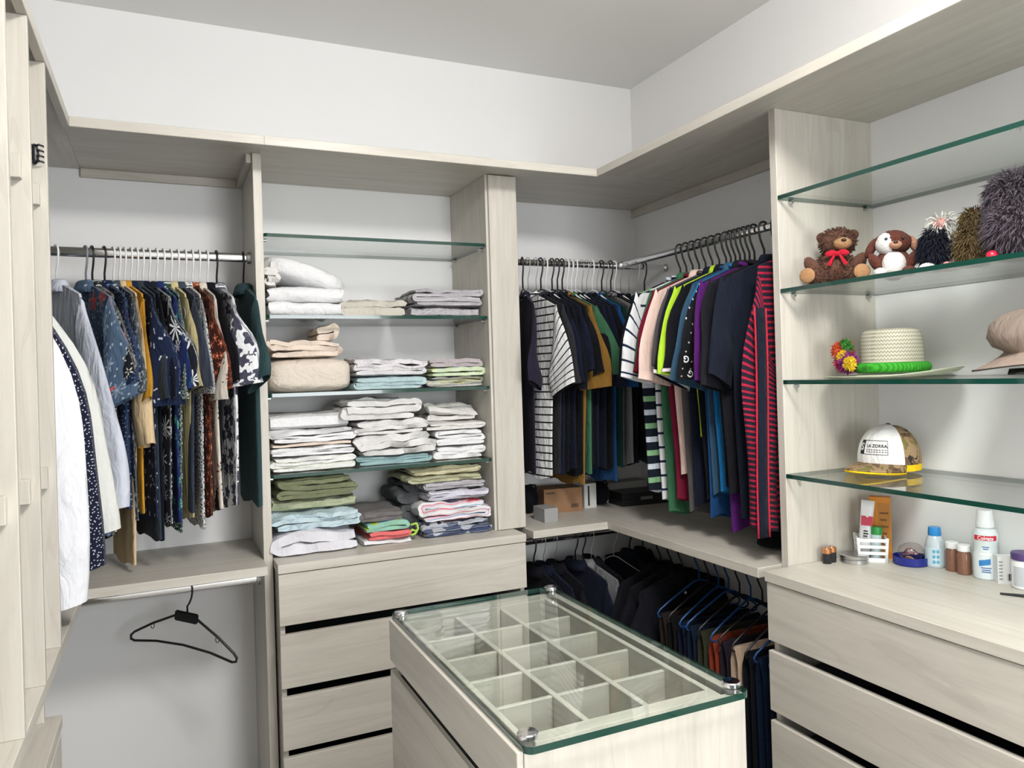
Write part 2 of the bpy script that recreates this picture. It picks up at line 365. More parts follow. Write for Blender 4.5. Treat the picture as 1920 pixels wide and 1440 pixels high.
for z, lb in zip(RZ, names_r):
    t = thing('glass_shelf', lb, 'glass shelf', (1.84, 1.0, z))
    v, f, fm = slab(1.6447, 2.037, -.92, 1.6785, z-GT, z+GT); o = mk('glass_plate', v, f, None, t, False, mats=[M_GLASS, M_EDGE], fm=fm); o.location = -Vector(t.location)
    for x in (1.69, 2.0): pin(t, x, 1.6798, z-GT-.006, (0, -1)); pin(t, x, -.923, z-GT-.006, (0, 1))
# ---------------------------------------------------------------- island with glass top
isl = thing('display_island', 'pale oak island cabinet with a glass top over divided trays', 'cabinet', (.72, 1.45, 0))
IX0, IX1, IY0, IY1, IZ = .4979, .9445, 1.0807, 1.8257, .906
box('end_panel', IX0, IX1, IY0, IY0+.018, 0, IZ, WZ, isl); box('end_panel', IX0, IX1, IY1-.018, IY1, 0, IZ, WZ, isl)
box('side_panel', IX1-.018, IX1, IY0+.018, IY1-.018, 0, IZ, WZ, isl); box('inner_panel', IX0+.012, IX0+.024, IY0+.018, IY1-.018, .79, IZ, WY, isl)
box('inner_panel', .893, .905, IY0+.018, IY1-.018, .79, IZ, WY, isl)
box('tray_rim', IX0+.024, .893, IY0+.018, IY0+.048, .79, IZ, WX, isl); box('tray_rim', IX0+.024, .893, IY1-.048, IY1-.018, .79, IZ, WX, isl)
box('tray_floor', IX0+.012, IX1-.018, IY0+.018, IY1-.018, .775, .79, WY, isl)
for k in (1, 2):
    x = IX0+.024+(.893-IX0-.024)*k/3; box('tray_divider', x-.006, x+.006, IY0+.048, IY1-.048, .79, .900, WY, isl)
for k in (1, 2, 3, 4):
    y = IY0+.048+(IY1-IY0-.096)*k/5
    for j in range(3):
        xa = IX0+.024+(.893-IX0-.024)*j/3+(.006 if j else 0); xb = IX0+.024+(.893-IX0-.024)*(j+1)/3-(.006 if j < 2 else 0)
        box('tray_divider', xa, xb, y-.005, y+.005, .79, .8985, WX, isl)
for z0, z1 in ((.8063, .906), (.52, .783), (.24, .497), (.09, .217)):
    box('drawer', .485, .4965, IY0, IY1, z0, z1, WY, isl)
box('gap_shade_board', .502, .52, IY0+.018, IY1-.018, .02, .77, M_DARK, isl, bev=0)  # dark board close behind the fronts, paints shade into the drawer gaps
v, f, fm = slab(.4935, .9425, 1.063, 1.840, IZ+.0005, IZ+.0125, .016); gl = mk('glass_top', v, f, None, isl, False, mats=[M_GLASS, M_EDGE], fm=fm); gl.location = -Vector(isl.location)
for x, y in ((.512, 1.806), (.926, 1.806), (.926, 1.096), (.512, 1.096)):
    v, f = lathe([(.0145, 0), (.0172, .001), (.0172, .0075), (.0155, .0095), (.0, .0102)], 24); v = [p+Vector((x, y, IZ+.0127)) for p in v]
    o = mk('screw_cap', v, f, M_CHROME, gl, ang=30)
# small things in the trays
p = Vector((.70, 1.75, .791))
wt = thing('wrist_watch', 'dark wrist watch coiled in an island tray', 'watch', p)
v, f = tube([(.032*math.cos(a), .006*math.sin(3*a), .030+.028*math.sin(a)) for a in [2*PI*k/24 for k in range(24)]], .007, 8, closed=True); mk('strap', v, f, M_BLACK, wt)
v, f = lathe([(0, 0), (.019, 0), (.019, .009), (.015, .010), (0, .010)], 20); v = [Matrix.Rotation(PI/2, 3, 'X') @ q + Vector((0, -.007, .055)) for q in v]; mk('watch_case', v, f, M_STEEL, wt, ang=30)
# ---------------------------------------------------------------- rails
def rail(label, a, b, ry=.0155, rw=.0085, axis='x', ends=(1, 1)):
    a, b = Vector(a), Vector(b); t = thing('clothes_rail', label, 'rail', (a+b)/2); n = 18; rings = []
    for p in (a, b):
        rings.append([p+(Vector((0, rw*math.cos(2*PI*k/n), ry*math.sin(2*PI*k/n))) if axis == 'x' else Vector((rw*math.cos(2*PI*k/n), 0, ry*math.sin(2*PI*k/n)))) for k in range(n)])
    v, f = loft(rings, True, True, True); o = mk('rail_tube', v, f, M_CHROME, t, ang=40); o.location = -Vector(t.location)
    d = (b-a).normalized()
    for q, s, e in ((a, 1, ends[0]), (b, -1, ends[1])):
        if not e: continue
        rings = []
        for off, g in ((0, 1.35), (.012, 1.35), (.014, 1.15)):
            p = q+d*(s*off); rings.append([p+(Vector((0, rw*g*math.cos(2*PI*k/n)*1.3, ry*g*math.sin(2*PI*k/n))) if axis == 'x' else Vector((rw*g*1.3*math.cos(2*PI*k/n), 0, ry*g*math.sin(2*PI*k/n)))) for k in range(n)])
        v, f = loft(rings, True, True, True); o = mk('end_bracket', v, f, M_STEEL, t, ang=40); o.location = -Vector(t.location)
    return t
RLY, RLZ = 2.76, 1.932
rail('chrome oval rail carrying the patterned shirts', (-.36, RLY, RLZ), (.2802, RLY, RLZ), axis='x', ends=(0, 1))
rail('chrome rail over the left wall shelf with white shirts', (-.50, 2.003, 1.925), (-.50, YB, 1.925), axis='y')
rail('chrome rail under the shelf with a single empty hanger', (XL, 2.73, .826), (.2802, 2.73, .826), axis='x')
RBY, RBZ, RRX = 2.757, 1.953, 1.79
rail('chrome rail along the back wall with dark tee shirts', (1.2376, RBY, RBZ), (XR, RBY, RBZ), .013, .008, 'x')
rail('chrome rail along the right wall with polo shirts', (RRX, 1.7067, RBZ), (RRX, RBY-.012, RBZ), .013, .008, 'y', (1, 1))
rail('chrome rail below the corner shelf with dark jackets', (1.1855, RBY, .822), (XR, RBY, .822), .013, .008, 'x')
rail('chrome rail below the corner shelf with folded trousers', (RRX, 1.672, .822), (RRX, RBY-.012, .822), .013, .008, 'y')
# ---------------------------------------------------------------- hangers
HZ = .108
def hook_pts(R=.0205, stem=.052, lean=0):
    pts = [(R*math.cos(a), 0, R*math.sin(a)) for a in [math.radians(200-22.5*k) for k in range(10)]]      # over the rail
    pts += [(R*.98, 0, -.014), (R*.80, 0, -.032), (R*.35, 0, -.052), (0, 0, -.066), (0, 0, -HZ)]
    return pts
def hanger_meshes(kind):
    if kind == 'wire':
        hv = tube(hook_pts(), .0013, 5); z = -HZ
        a = [(0, 0, z), (.02, 0, z-.004), (.205, 0, z-.095), (.21, 0, z-.105), (.20, 0, z-.11), (-.20, 0, z-.11), (-.21, 0, z-.105), (-.205, 0, z-.095), (-.02, 0, z-.004)]
        fv = tube([(x*.86, y, z_) for x, y, z_ in a], .0014, 5, closed=True)
    else:
        r = .0035
        hv = tube(hook_pts(), .0033 if kind == 'black' else .0030, 7); z = -HZ
        a = [(0, 0, z), (.03, 0, z-.006), (.09, 0, z-.034), (.16, 0, z-.066), (.202, 0, z-.088), (.213, 0, z-.100), (.208, 0, z-.112), (.19, 0, z-.115), (.10, 0, z-.105), (0, 0, z-.102),
             (-.10, 0, z-.105), (-.19, 0, z-.115), (-.208, 0, z-.112), (-.213, 0, z-.100), (-.202, 0, z-.088), (-.16, 0, z-.066), (-.09, 0, z-.034), (-.03, 0, z-.006)]
        fv = tube([(x*.86, y, z_) for x, y, z_ in a], r, 6, closed=True)
    return hv, fv
_hm = {}
HM = {'white': M_WHITEP, 'black': M_BLACK, 'grey': plain('grey_plastic', (.20, .22, .25), .4), 'blue': plain('blue_plastic', (.007, .055, .19), .35), 'wire': M_STEEL, 'whitewire': plain('white_coated_wire', (.75, .75, .75), .4)}
def hanger(kind, loc, rotz, label, group):
    k = 'wire' if kind in ('wire', 'whitewire') else ('black' if kind != 'white' else 'white')
    key = (k, kind)
    t = thing('clothes_hanger', label, 'hanger', loc, rotz, group)
    if key not in _hm:
        (hv, hf), (fv, ff) = hanger_meshes(k)
        a = mk('hook', hv, hf, HM[kind], t); b = mk('shoulder_frame', fv, ff, HM[kind], t); _hm[key] = (a.data, b.data)
    else:
        for n, d in zip(('hook', 'shoulder_frame'), _hm[key]):
            o = bpy.data.objects.new(n, d); COL.objects.link(o); o.parent = t
    return t
# ---------------------------------------------------------------- garments
def garment(label, cat, loc, rotz, mat, L=.70, sw=.205, T=.011, sleeve='short', neckb=None, collar='crew', group=None, seed=0, fold=.006, wb=None, wh=None, cuff=None, smat=None, flare=.06, slope=.32, sl=None, near=1, out=1.0, trim=None, beta=0.0, neck=.065):
    rnd = random.Random(seed*7+3); t = thing('hanging_shirt' if cat != 'jacket' else 'hanging_jacket', label, cat, loc, rotz, group)
    wb = wb or sw*.90; wh = wh or sw*.82
    ph = [rnd.uniform(0, 6.28) for _ in range(6)]; f1 = rnd.uniform(22, 34); f2 = rnd.uniform(9, 16); lean = rnd.uniform(-.012, .012)
    N, R = 34, 16
    def off(s, v): return fold*(smooth(v*1.6))*(math.sin(f1*s+ph[0]+v*1.5)+.9*math.sin(f2*s+ph[1]-v*2))+lean*v
    rings, uv = [], []
    def row(v, sc=1.0, dz=0):
        ring = []
        for k in range(N):
            th = 2*PI*k/N; c, s_ = math.cos(th), math.sin(th)
            w = lerp(sw, wb, smooth(v/.3)) if v < .3 else lerp(wb, wh, smooth((v-.3)/.7))
            w *= 1+.02*math.sin(5*v+ph[2])
            X = math.copysign(abs(c)**.75, c)*w*sc
            tt = T*(.55+.45*min(1, v*4))*(1+.25*math.sin(7*X*10+ph[3])*v)
            Y = math.copysign(abs(s_)**.6, s_)*tt*sc+off(X, v)
            zt = -slope*max(0, abs(X)-neck)-.010*max(0, 1-abs(X)/neck)
            if abs(c) > .93: zt -= .012*(abs(c)-.93)/.07
            Z = zt*(1-v)+(-L+.008*math.sin(9*X*4+ph[4])+.006*s_)*v+dz
            ring.append(Vector((X, Y, Z)))
        return ring
    for j in range(R):
        v = (j/(R-1))**1.1; r = row(v); rings.append(r); uv += [(p.x+(.5 if k > N//2 else 0), p.z) for k, p in enumerate(r)]
    for sc, dz in ((.93, .002), (.86, .05)):
        r = row(1.0, sc, dz); rings.append(r); uv += [(p.x, p.z) for p in r]
    vs, fs = loft(rings)
    for k in range(1, N//2): fs.append((k, k+1 if k+1 <= N//2 else k, N-k-1 if N-k-1 >= N//2 else N-k, N-k)) if k+1 < N//2 else None
    fs = [f for f in fs if f and len(set(f)) == len(f)]
    mk('body', vs, fs, mat, t, True, uv, ang=70)
    # sleeves
    if sleeve != 'none':
        sl_ = (sl or (.22 if sleeve == 'short' else .56))+(rnd.uniform(-.035, .035) if sleeve == 'short' else 0); pe = rnd.uniform(-8, 20)
        for side in (near, -near):
            rg, suv = [], []; n = 16; rows = 10 if sleeve == 'short' else 16
            sway = rnd.uniform(-.02, .02)
            for j in range(rows):
                q = j/(rows-1)
                bt = math.radians(beta)*smooth(q*1.4)*(1 if side == near else 0)
                if sleeve == 'short':
                    ox_ = (.010+.032*out)*q*(1 if side == near else .6); cz = -.142-(sl_-.08)*q; pa = math.radians(lerp(78, 6+pe if side == near else 4, smooth(q**.85)))
                    hw = lerp(.0945, .076, smooth(q))
                else:
                    ox_ = (.11*math.sin(q*1.9)*out+flare*q*q)*(1 if side == near else .4); cz = -.145-(sl_-.06)*q; pa = math.radians(lerp(80, 12, smooth(q*2.2)))
                    hw = lerp(.092, .052, smooth(q*1.1))
                cx = sw-.020+ox_*math.cos(bt)
                th_ = lerp(T*.95, max(.013, T*1.5) if sleeve == 'short' else .023, smooth(q*1.5)); yo = off(sw, .25)*(1-q)+sway*q+ox_*math.sin(bt)
                px_, pz = math.cos(pa), math.sin(pa); ring = []
                for k in range(n):
                    a = 2*PI*k/n; e = math.cos(a)*hw*(1+.03*math.sin(11*q+ph[5])); yy = math.sin(a)*th_*(1+.3*math.sin(7*q+ph[3]+a))
                    ring.append(Vector((side*(cx+px_*e*math.cos(bt)-yy*math.sin(bt)), yo+yy*math.cos(bt)+px_*e*math.sin(bt)+.003*math.sin(9*q+ph[0]+e*20), cz+pz*e))); suv.append((e+(0 if math.sin(a) >= 0 else .3), -q*sl_*1.05-.05+.15*side))
                rg.append(ring)
            last = rg[-1]; c = sum(last, Vector())/n; prev = rg[-3]; cp = sum(prev, Vector())/n
            r1 = [c+(p-c)*.92 for p in last]; r2 = [cp+(p-cp)*.8 for p in prev]
            rg += [r1, r2]; suv += [suv[-n+k] for k in range(n)]*2
            v_, f_ = loft(rg, True, False, True)
            so = mk('sleeve', v_, f_, smat or mat, t, True, suv, ang=70)
            if trim or cuff:
                k0 = 2 if sleeve == 'short' else 3
                rr = [[cc+(p-cc)*1.05 for p in ring] for ring, cc in ((rg[rows-1], sum(rg[rows-1], Vector())/n), (rg[rows-k0], sum(rg[rows-k0], Vector())/n))]
                rr[1] = [lerp(a, b, 1 if cuff else .45) for a, b in zip(rr[0], rr[1])]
                v_, f_ = loft(rr); mk('cuff', v_, f_, trim or cuff, so, True)
    # collar
    cm = neckb or mat
    if collar == 'crew':
        pts = [(.062*math.cos(a), .020*math.sin(a), -.002+.010*math.cos(2*a)) for a in [2*PI*k/24 for k in range(24)]]
        v_, f_ = tube(pts, .0075, 6, closed=True); mk('neckband', v_, f_, cm, t, True, [(p[0], p[2]) for p in v_])
    elif collar == 'shirt':
        rg = []; n = 28
        prof = [(.0, -.014, .92), (.001, .004, .90), (.002, .016, .88), (.006, .019, .90), (.011, .013, 1.0), (.016, -.006, 1.16), (.018, -.022, 1.28), (.015, -.021, 1.24), (.009, .008, .96)]
        for (o_, z_, g) in prof:
            ring = []
            for k in range(n):
                a = math.radians(100+340*k/(n-1)) ; front = math.exp(-((abs(a-math.radians(270))-PI)/.45)**2)
                ring.append(Vector((math.cos(a)*(.052*g+o_*.5), math.sin(a)*(.020*g+o_*.6), z_-.028*front*(z_ < .01 and g > 1.1)-.004*front)))
            rg.append(ring)
        v_, f_ = loft(rg, closed=False); mk('collar', v_, f_, cm, t, True, [(p.x, p.z) for p in v_])
    if collar in ('shirt', 'polo'):
        rg = []
        for j in range(14):
            q = j/13; v = q*(1 if collar == 'shirt' else .28)
            def P(x):
                z = (-.02)*(1-v)+(-L)*v*.995; tt = T*(.55+.45*min(1, v*4)); return Vector((x, off(x, v)+tt*1.1+.0018, z))
            rg.append([P(-.014), P(.014)])
        v_, f_ = loft(rg, closed=False); pl = mk('placket', v_, f_, cm, t, True, [(p.x, p.z) for p in v_])
        for j in (1, 3, 5, 7, 9, 11) if collar == 'shirt' else (3, 8):
            c = (rg[j][0]+rg[j][1])/2
            v_, f_ = lathe([(0, 0), (.0055, 0), (.0055, .0015), (0, .002)], 10); v_ = [Matrix.Rotation(-PI/2, 3, 'X') @ p + c for p in v_]; mk('button', v_, f_, M_WHITEP if collar == 'shirt' else M_BLACK, pl)
    if collar == 'polo':
        pts = [(.060*math.cos(a), .022*math.sin(a), .004) for a in [2*PI*k/24 for k in range(24)]]
        rg = [[Vector((p[0]*g, p[1]*g, p[2]+z)) for p in pts] for g, z in ((1, -.014), (1.0, .012), (1.06, .017), (1.2, .006), (1.34, -.014), (1.26, -.014))]
        v_, f_ = loft(rg); mk('collar', v_, f_, cm, t, True, [(p.x, p.z) for p in v_])
    return t
# ---- colours
NAVY, BLK, CHAR, SLATE = (.006, .0085, .022), (.005, .0055, .009), (.025, .026, .030), (.035, .05, .075)
WHT, CRM = (.78, .79, .81), (.70, .60, .44)
S = dict(
 white_long=fab('white_cotton', (.74, .75, .79)), pale_shirt=fab('pale_blue_cotton', (.62, .65, .74)), ecru=fab('ecru_linen', (.72, .73, .70)),
 navy_dot=fab('navy_dotted', (.010, .012, .03), [('dots', 110, .18, (.55, .58, .65), 1)]),
 denim_fl=fab('denim_floral', (.075, .12, .19), [('flower', 11, .34, 7, .5, (.22, .28, .36)), ('flower', 8, .26, 5, .3, (.60, .10, .09), .72), ('dots', 30, .12, (.4, .45, .5), 1)]),
 bw_fl=fab('black_white_floral', (.012, .014, .020), [('flower', 30, .46, 5, .45, (.55, .55, .50)), ('flower', 30, .15, 5, .2, (.02, .02, .03))]),
 navy_small=fab('navy_small_dots', (.010, .022, .06), [('dots', 75, .17, (.22, .28, .42), 1)]),
 speck=fab('grey_speckled', (.055, .075, .10), [('blotch', 60, .60, (.52, .54, .60), 3)]),
 cream=fab('cream_linen', (.66, .50, .30)), mustard=fab('mustard_cotton', (.60, .30, .03)),
 navy_motif=fab('navy_motif', (.010, .018, .05), [('flower', 26, .20, 2, .4, (.50, .53, .60))]), slate=fab('dark_slate', (.030, .042, .055)),
 navy_plain=fab('midnight_navy', (.006, .009, .019)), palm=fab('black_white_palm', (.010, .011, .018), [('flower', 12, .46, 9, .62, (.72, .74, .76)), ('flower', 14, .3, 7, .6, (.35, .37, .40), .4)]),
 turtle=fab('blue_turtle', (.014, .026, .115), [('flower', 15, .24, 5, .35, (.09, .42, .28), .35)]),
 grn_dot=fab('green_white_dots', (.02, .06, .05), [('dots', 90, .30, (.6, .63, .6), .9)]), lemon=fab('pale_lemon', (.62, .53, .28)),
 bluegrey=fab('blue_grey_chambray', (.045, .055, .085)), wht_dot=fab('white_black_dots', (.74, .75, .76), [('dots', 110, .34, (.03, .03, .035), .9)]),
 brown_fl=fab('brown_red_floral', (.045, .012, .008), [('flower', 34, .42, 5, .4, (.42, .09, .035)), ('flower', 34, .12, 5, .2, (.7, .45, .3))]),
 crm_fl=fab('cream_leaf_floral', (.70, .64, .56), [('flower', 16, .36, 6, .6, (.07, .06, .05), .35), ('flower', 9, .28, 6, .6, (.30, .07, .05), .65)]),
 wht_fl=fab('white_dark_floral', (.76, .77, .79), [('flower', 19, .46, 5, .18, (.055, .055, .085)), ('flower', 33, .30, 3, .4, (.09, .09, .12), .35)]),
 teal=fab('dark_teal_linen', (.028, .060, .065)), green_fl=fab('green_leafy', (.02, .10, .06), [('blotch', 40, .58, (.45, .55, .48), 3)]),
 black=fab('black_cotton', BLK), navy=fab('navy_cotton', NAVY), char=fab('charcoal_cotton', CHAR), purpl=fab('ink_cotton', (.016, .013, .03)),
 stripe=fab('white_black_stripe', (.72, .72, .72), [('stripe', .030, .20, (.012, .012, .016))]), ochre=fab('ochre_cotton', (.22, .115, .022)), sage=fab('sage_green', (.045, .145, .075)),
 sky=fab('pale_blue_jersey', (.16, .22, .27)), royal=fab('royal_blue', (.009, .055, .17)), bottle=fab('bottle_green', (.006, .035, .03)), grey=fab('grey_marl', (.20, .20, .21)), dgrey=fab('dark_grey', (.075, .07, .072)),
 rugby=fab('navy_green_white_stripe', (.008, .012, .022), [('stripe', .100, .20, (.55, .6, .66)), ('stripe', .100, .20, (.22, .42, .22), .5)]),
 nstripe=fab('white_navy_stripe', (.74, .75, .77), [('stripe', .052, .17, (.014, .024, .06))]), leaf=fab('leaf_green', (.04, .14, .07)), wine=fab('wine_red', (.16, .008, .03)), pink=fab('pale_pink', (.76, .57, .50)),
 lime=fab('lime_green', (.38, .60, .03)), rose=fab('white_rose', (.72, .62, .66)), steel=fab('steel_blue', (.035, .085, .14)), bright=fab('bright_blue', (.010, .15, .38)),
 ggm=fab('black_monogram_cloth', (.008, .008, .010), [('dots', 34, .10, (.5, .5, .5), .1)]), purple=fab('purple_cotton', (.075, .010, .12)), softblk=fab('soft_black', (.009, .009, .013)),
 redst=fab('red_black_stripe', (.014, .010, .022), [('stripe', .0185, .38, (.31, .012, .035))]), redline=fab('red_trim', (.42, .02, .045)), whtrim=fab('white_trim', (.75, .75, .75)),
)
# ---- rail over the left shelf (along the left wall)
for (y, key, lab, hk, sl_, L, fl, ou, sd, sw_) in ((2.13, 'white_long', 'white long sleeved shirt hanging beside the cubby upright', 'white', .76, .84, 0, .80, 1, .20), (2.27, 'navy_dot', 'long navy shirt with tiny white dots among the white shirts', 'black', .71, .80, .03, .80, 2, .20),
        (2.40, 'ecru', 'ecru linen shirt behind the navy dotted one', 'white', .64, .72, .05, .9, 3, .20), (2.52, 'green_fl', 'green leafy print shirt tucked behind the white shirts', 'black', .4, .62, 0, .1, 4, .19)):
    z = 1.925; hanger(hk, (-.50, y, z), 0, 'hanger on the left wall rail holding the '+lab.split(' hanging')[0].split(' among')[0].split(' behind')[0].split(' tucked')[0], 'hangers on the left wall rail')
    garment(lab, 'shirt', (-.50, y, z-HZ-.004), 0, S[key], L=L, sleeve='long', collar='shirt', sl=sl_, seed=sd, flare=fl, group='shirts on the left wall rail', near=1, T=.016, sw=sw_, out=ou)
# ---- patterned shirts on the left rail
LEFT = [(105, 'white', 'pale_shirt', 'pale blue-white dress shirt with a stiff pointed collar', 'long', .74, 'shirt', 24),
 (160, 'grey', 'denim_fl', 'denim blue shirt with red and white flowers', 'short', .77, 'shirt', 21),
 (172, 'black', 'bw_fl', 'black shirt covered in small white blossoms', 'short', .78, 'shirt', 20),
 (195, 'black', 'navy_small', 'navy shirt with fine pale pin dots', 'short', .70, 'shirt', 19),
 (212, 'white', 'speck', 'grey shirt speckled with white flecks', 'short', .74, 'shirt', 18),
 (223, 'white', 'cream', 'long cream linen shirt with rolled sleeves', 'long', .880, 'shirt', 17),
 (233, 'white', 'mustard', 'plain mustard yellow shirt', 'short', .72, 'shirt', 17),
 (245, 'white', 'navy_motif', 'navy shirt with scattered small white motifs', 'short', .74, 'shirt', 16),
 (256, 'white', 'slate', 'plain dark slate shirt', 'short', .80, 'shirt', 16),
 (267, 'white', 'navy_plain', 'plain midnight navy shirt', 'short', .80, 'shirt', 15),
 (279, 'white', 'palm', 'black shirt with large white palm trees', 'short', .75, 'shirt', 15),
 (293, 'white', 'turtle', 'royal navy shirt with green turtles', 'short', .76, 'shirt', 14),
 (306, 'white', 'grn_dot', 'dark green shirt with dense white dots', 'short', .78, 'shirt', 13),
 (320, 'white', 'lemon', 'plain pale lemon shirt', 'short', .75, 'shirt', 12),
 (333, 'white', 'bluegrey', 'plain blue-grey chambray shirt', 'short', .72, 'shirt', 12),
 (347, 'white', 'wht_dot', 'white shirt peppered with black dots', 'short', .78, 'shirt', 11),
 (360, 'white', 'brown_fl', 'dark brown shirt with small red flowers', 'short', .74, 'shirt', 11),
 (373, 'white', 'crm_fl', 'cream shirt with dark leaves and rust flowers', 'short', .73, 'shirt', 10),
 (388, 'white', 'black', 'plain black shirt beside the flowered white one', 'short', .72, 'shirt', 10),
 (405, 'black', 'wht_fl', 'white shirt with big charcoal flowers', 'short', .72, 'shirt', 9),
 (455, 'black', 'teal', 'plain dark teal linen shirt by the partition', 'short', .72, 'shirt', 5)]
BETA = dict(denim_fl=(40, .222), bw_fl=(14, .20), navy_small=(10, .192), speck=(8, .19), cream=(0, .185), mustard=(0, .185), navy_motif=(48, .228), slate=(3, .190), navy_plain=(3, .188), palm=(40, .228), turtle=(15, .207), grn_dot=(0, .19), lemon=(0, .19), bluegrey=(14, .206), wht_dot=(2, .196), brown_fl=(22, .216), crm_fl=(8, .203), black=(5, .19), wht_fl=(55, .225), teal=(16, .205), pale_shirt=(20, .20))
for i, (u, hk, key, lab, slv, L, colr, al) in enumerate(LEFT):
    be, sw_ = BETA.get(key, (8, .195))
    p = on(u, 480, 'y', RLY); a = math.radians(-90+al)
    hanger(hk, (p.x, RLY, RLZ), a, hk+' plastic hanger holding the '+lab, 'hangers on the chrome shirt rail')
    garment(lab, 'shirt', (p.x, RLY, RLZ-HZ-.004), a, S[key], L=L, sleeve=slv, collar=colr, seed=20+i, group='shirts on the chrome left rail', near=1, T=.0085 if 200 < u < 400 else .013, sw=sw_, fold=.003 if 200 < u < 400 else .005, sl=.29 if slv == 'short' else (.60 if i == 0 else .42), out=.8 if slv == 'short' else (.8 if i == 0 else .1), beta=be, flare=.02, **({'wb': .15, 'wh': .13} if key == 'cream' else {}))
# ---- empty hanger
hp = on(350, 1100, 'y', 2.73)
eh = thing('clothes_hanger', 'empty black plastic hanger with wide neck and strap hooks under the shelf', 'hanger', (.0464, 2.73, .826), math.radians(-36))
v, f = tube([(x*1.0, y, z) for x, y, z in hook_pts()][:-2]+[(0, 0, -.060), (0, 0, -.085)], .0032, 8); mk('hook', v, f, M_BLACK, eh)
rt = Matrix.Rotation(math.radians(9), 3, 'Y'); z = -.125
a = [(-.035, 0, z+.03), (.035, 0, z+.03), (.12, 0, z-.015), (.185, 0, z-.057), (.197, 0, z-.070), (.196, 0, z-.083), (.182, 0, z-.087), (.10, 0, z-.072), (0, 0, z-.066), (-.10, 0, z-.072), (-.182, 0, z-.087), (-.196, 0, z-.083), (-.197, 0, z-.070), (-.185, 0, z-.057), (-.12, 0, z-.015)]
v, f = tube(a, .0042, 8, closed=True); v = [rt @ (p-Vector((0, 0, -.07)))+Vector((0, 0, -.07)) for p in v]; mk('shoulder_frame', v, f, M_BLACK, eh)
bm = bmesh.new(); bmesh.ops.create_cube(bm, size=1)
for q in bm.verts: q.co = rt @ (Vector((q.co.x*.085, q.co.y*.012, q.co.z*.034+z+.028))-Vector((0, 0, -.07)))+Vector((0, 0, -.07))
bmesh.ops.bevel(bm, geom=bm.edges[:], offset=.004, segments=2, affect='EDGES'); bm_obj('neck_plate', bm, M_BLACK, eh, True)
for s in (-1, 1):
    v, f = tube([(s*.115, 0, z-.013), (s*.115, 0, z-.028), (s*.119, 0, z-.034), (s*.125, 0, z-.032), (s*.126, 0, z-.026)], .0014, 6); v = [rt @ (p-Vector((0, 0, -.07)))+Vector((0, 0, -.07)) for p in v]; mk('strap_hook', v, f, M_BLACK, eh)
# ---- dark tees along the back wall
BACK = [(979, 'black', 'purpl', 'ink black tee at the end of the back rail by the upright', .70, -14), (989, 'wire', 'stripe', 'white tee with thin black stripes', .72, 4), (1004, 'wire', 'char', 'charcoal tee beside the black striped tee', .70, 4), (1013, 'black', 'navy', 'plain navy tee next to the charcoal tee', .71, 3),
 (1022, 'white', 'black', 'plain black tee between two navy tees', .70, 3), (1034, 'black', 'navy', 'plain navy tee between two black tees near the ochre tee', .70, 3), (1044, 'black', 'black', 'plain black tee next to the ochre tee', .72, 3), (1053, 'black', 'ochre', 'ochre brown tee among the dark tees', .76, 2), (1062, 'white', 'sage', 'sage green tee next to the ochre one', .72, 2),
 (1070, 'white', 'black', 'plain black tee next to the sage green tee', .69, 2), (1078, 'white', 'navy', 'plain navy tee shortly after the sage green tee', .70, 2), (1090, 'wire', 'navy', 'plain navy tee on a wire hanger before the royal blue tee', .70, 1), (1099, 'wire', 'black', 'plain black tee next to the royal blue tee', .71, 1), (1109, 'white', 'royal', 'royal blue tee between navy tees on the back rail', .76, 1),
 (1118, 'wire', 'bottle', 'bottle green tee on the back rail', .70, 0), (1127, 'black', 'dgrey', 'dark grey tee beside the bottle green one', .70, 0), (1136, 'wire', 'grey', 'light grey marl tee on the back rail', .70, 0), (1144, 'black', 'black', 'plain black tee next to the light grey marl tee', .70, 0), (1151, 'white', 'navy', 'plain navy tee near the light grey marl tee', .70, 0),
 (1162, 'wire', 'black', 'plain black tee next to the bottle green jersey', .68, 0), (1178, 'wire', 'bottle', 'bottle green jersey near the rail corner', .70, 0), (1194, 'whitewire', 'black', 'plain black tee on a white coated wire hanger', .70, 0), (1207, 'black', 'navy', 'plain navy tee last in the rail corner', .70, 0)]
for i, (u, hk, key, lab, L, al) in enumerate(BACK):
    p = on(u, 494, 'y', RBY); a = math.radians(-90+al)
    g = 'tee shirts on the back wall rail'; hl = ('thin steel wire' if hk == 'wire' else 'white coated wire' if hk == 'whitewire' else hk+' plastic')+' hanger '
    lb = lab; hl += 'holding the '+(lab if lab.startswith('plain') else lab.split(' among')[0].split(' at the')[0].split(' beside')[0].split(' next')[0].split(' between')[0]).replace(' on a wire hanger', '').replace(' on a white coated wire hanger', ''); hg = 'hangers on the back wall rail'
    hanger(hk, (p.x, RBY, RBZ), a, hl, hg)
    garment(lb, 'tee shirt', (p.x, RBY, RBZ-HZ-.030), a, S[key], L=L, sleeve='short', collar='crew', seed=60+i, group=g, T=.0085, sw=.213 if key in ('ochre', 'sage', 'stripe') else .205, fold=.0035, sl=.29, out=1.0 if key in ('ochre', 'sage', 'stripe') else .7, beta=dict(ochre=25, sage=30, stripe=10, purpl=-30).get(key, 5), wb=.165, wh=.150, slope=.40)
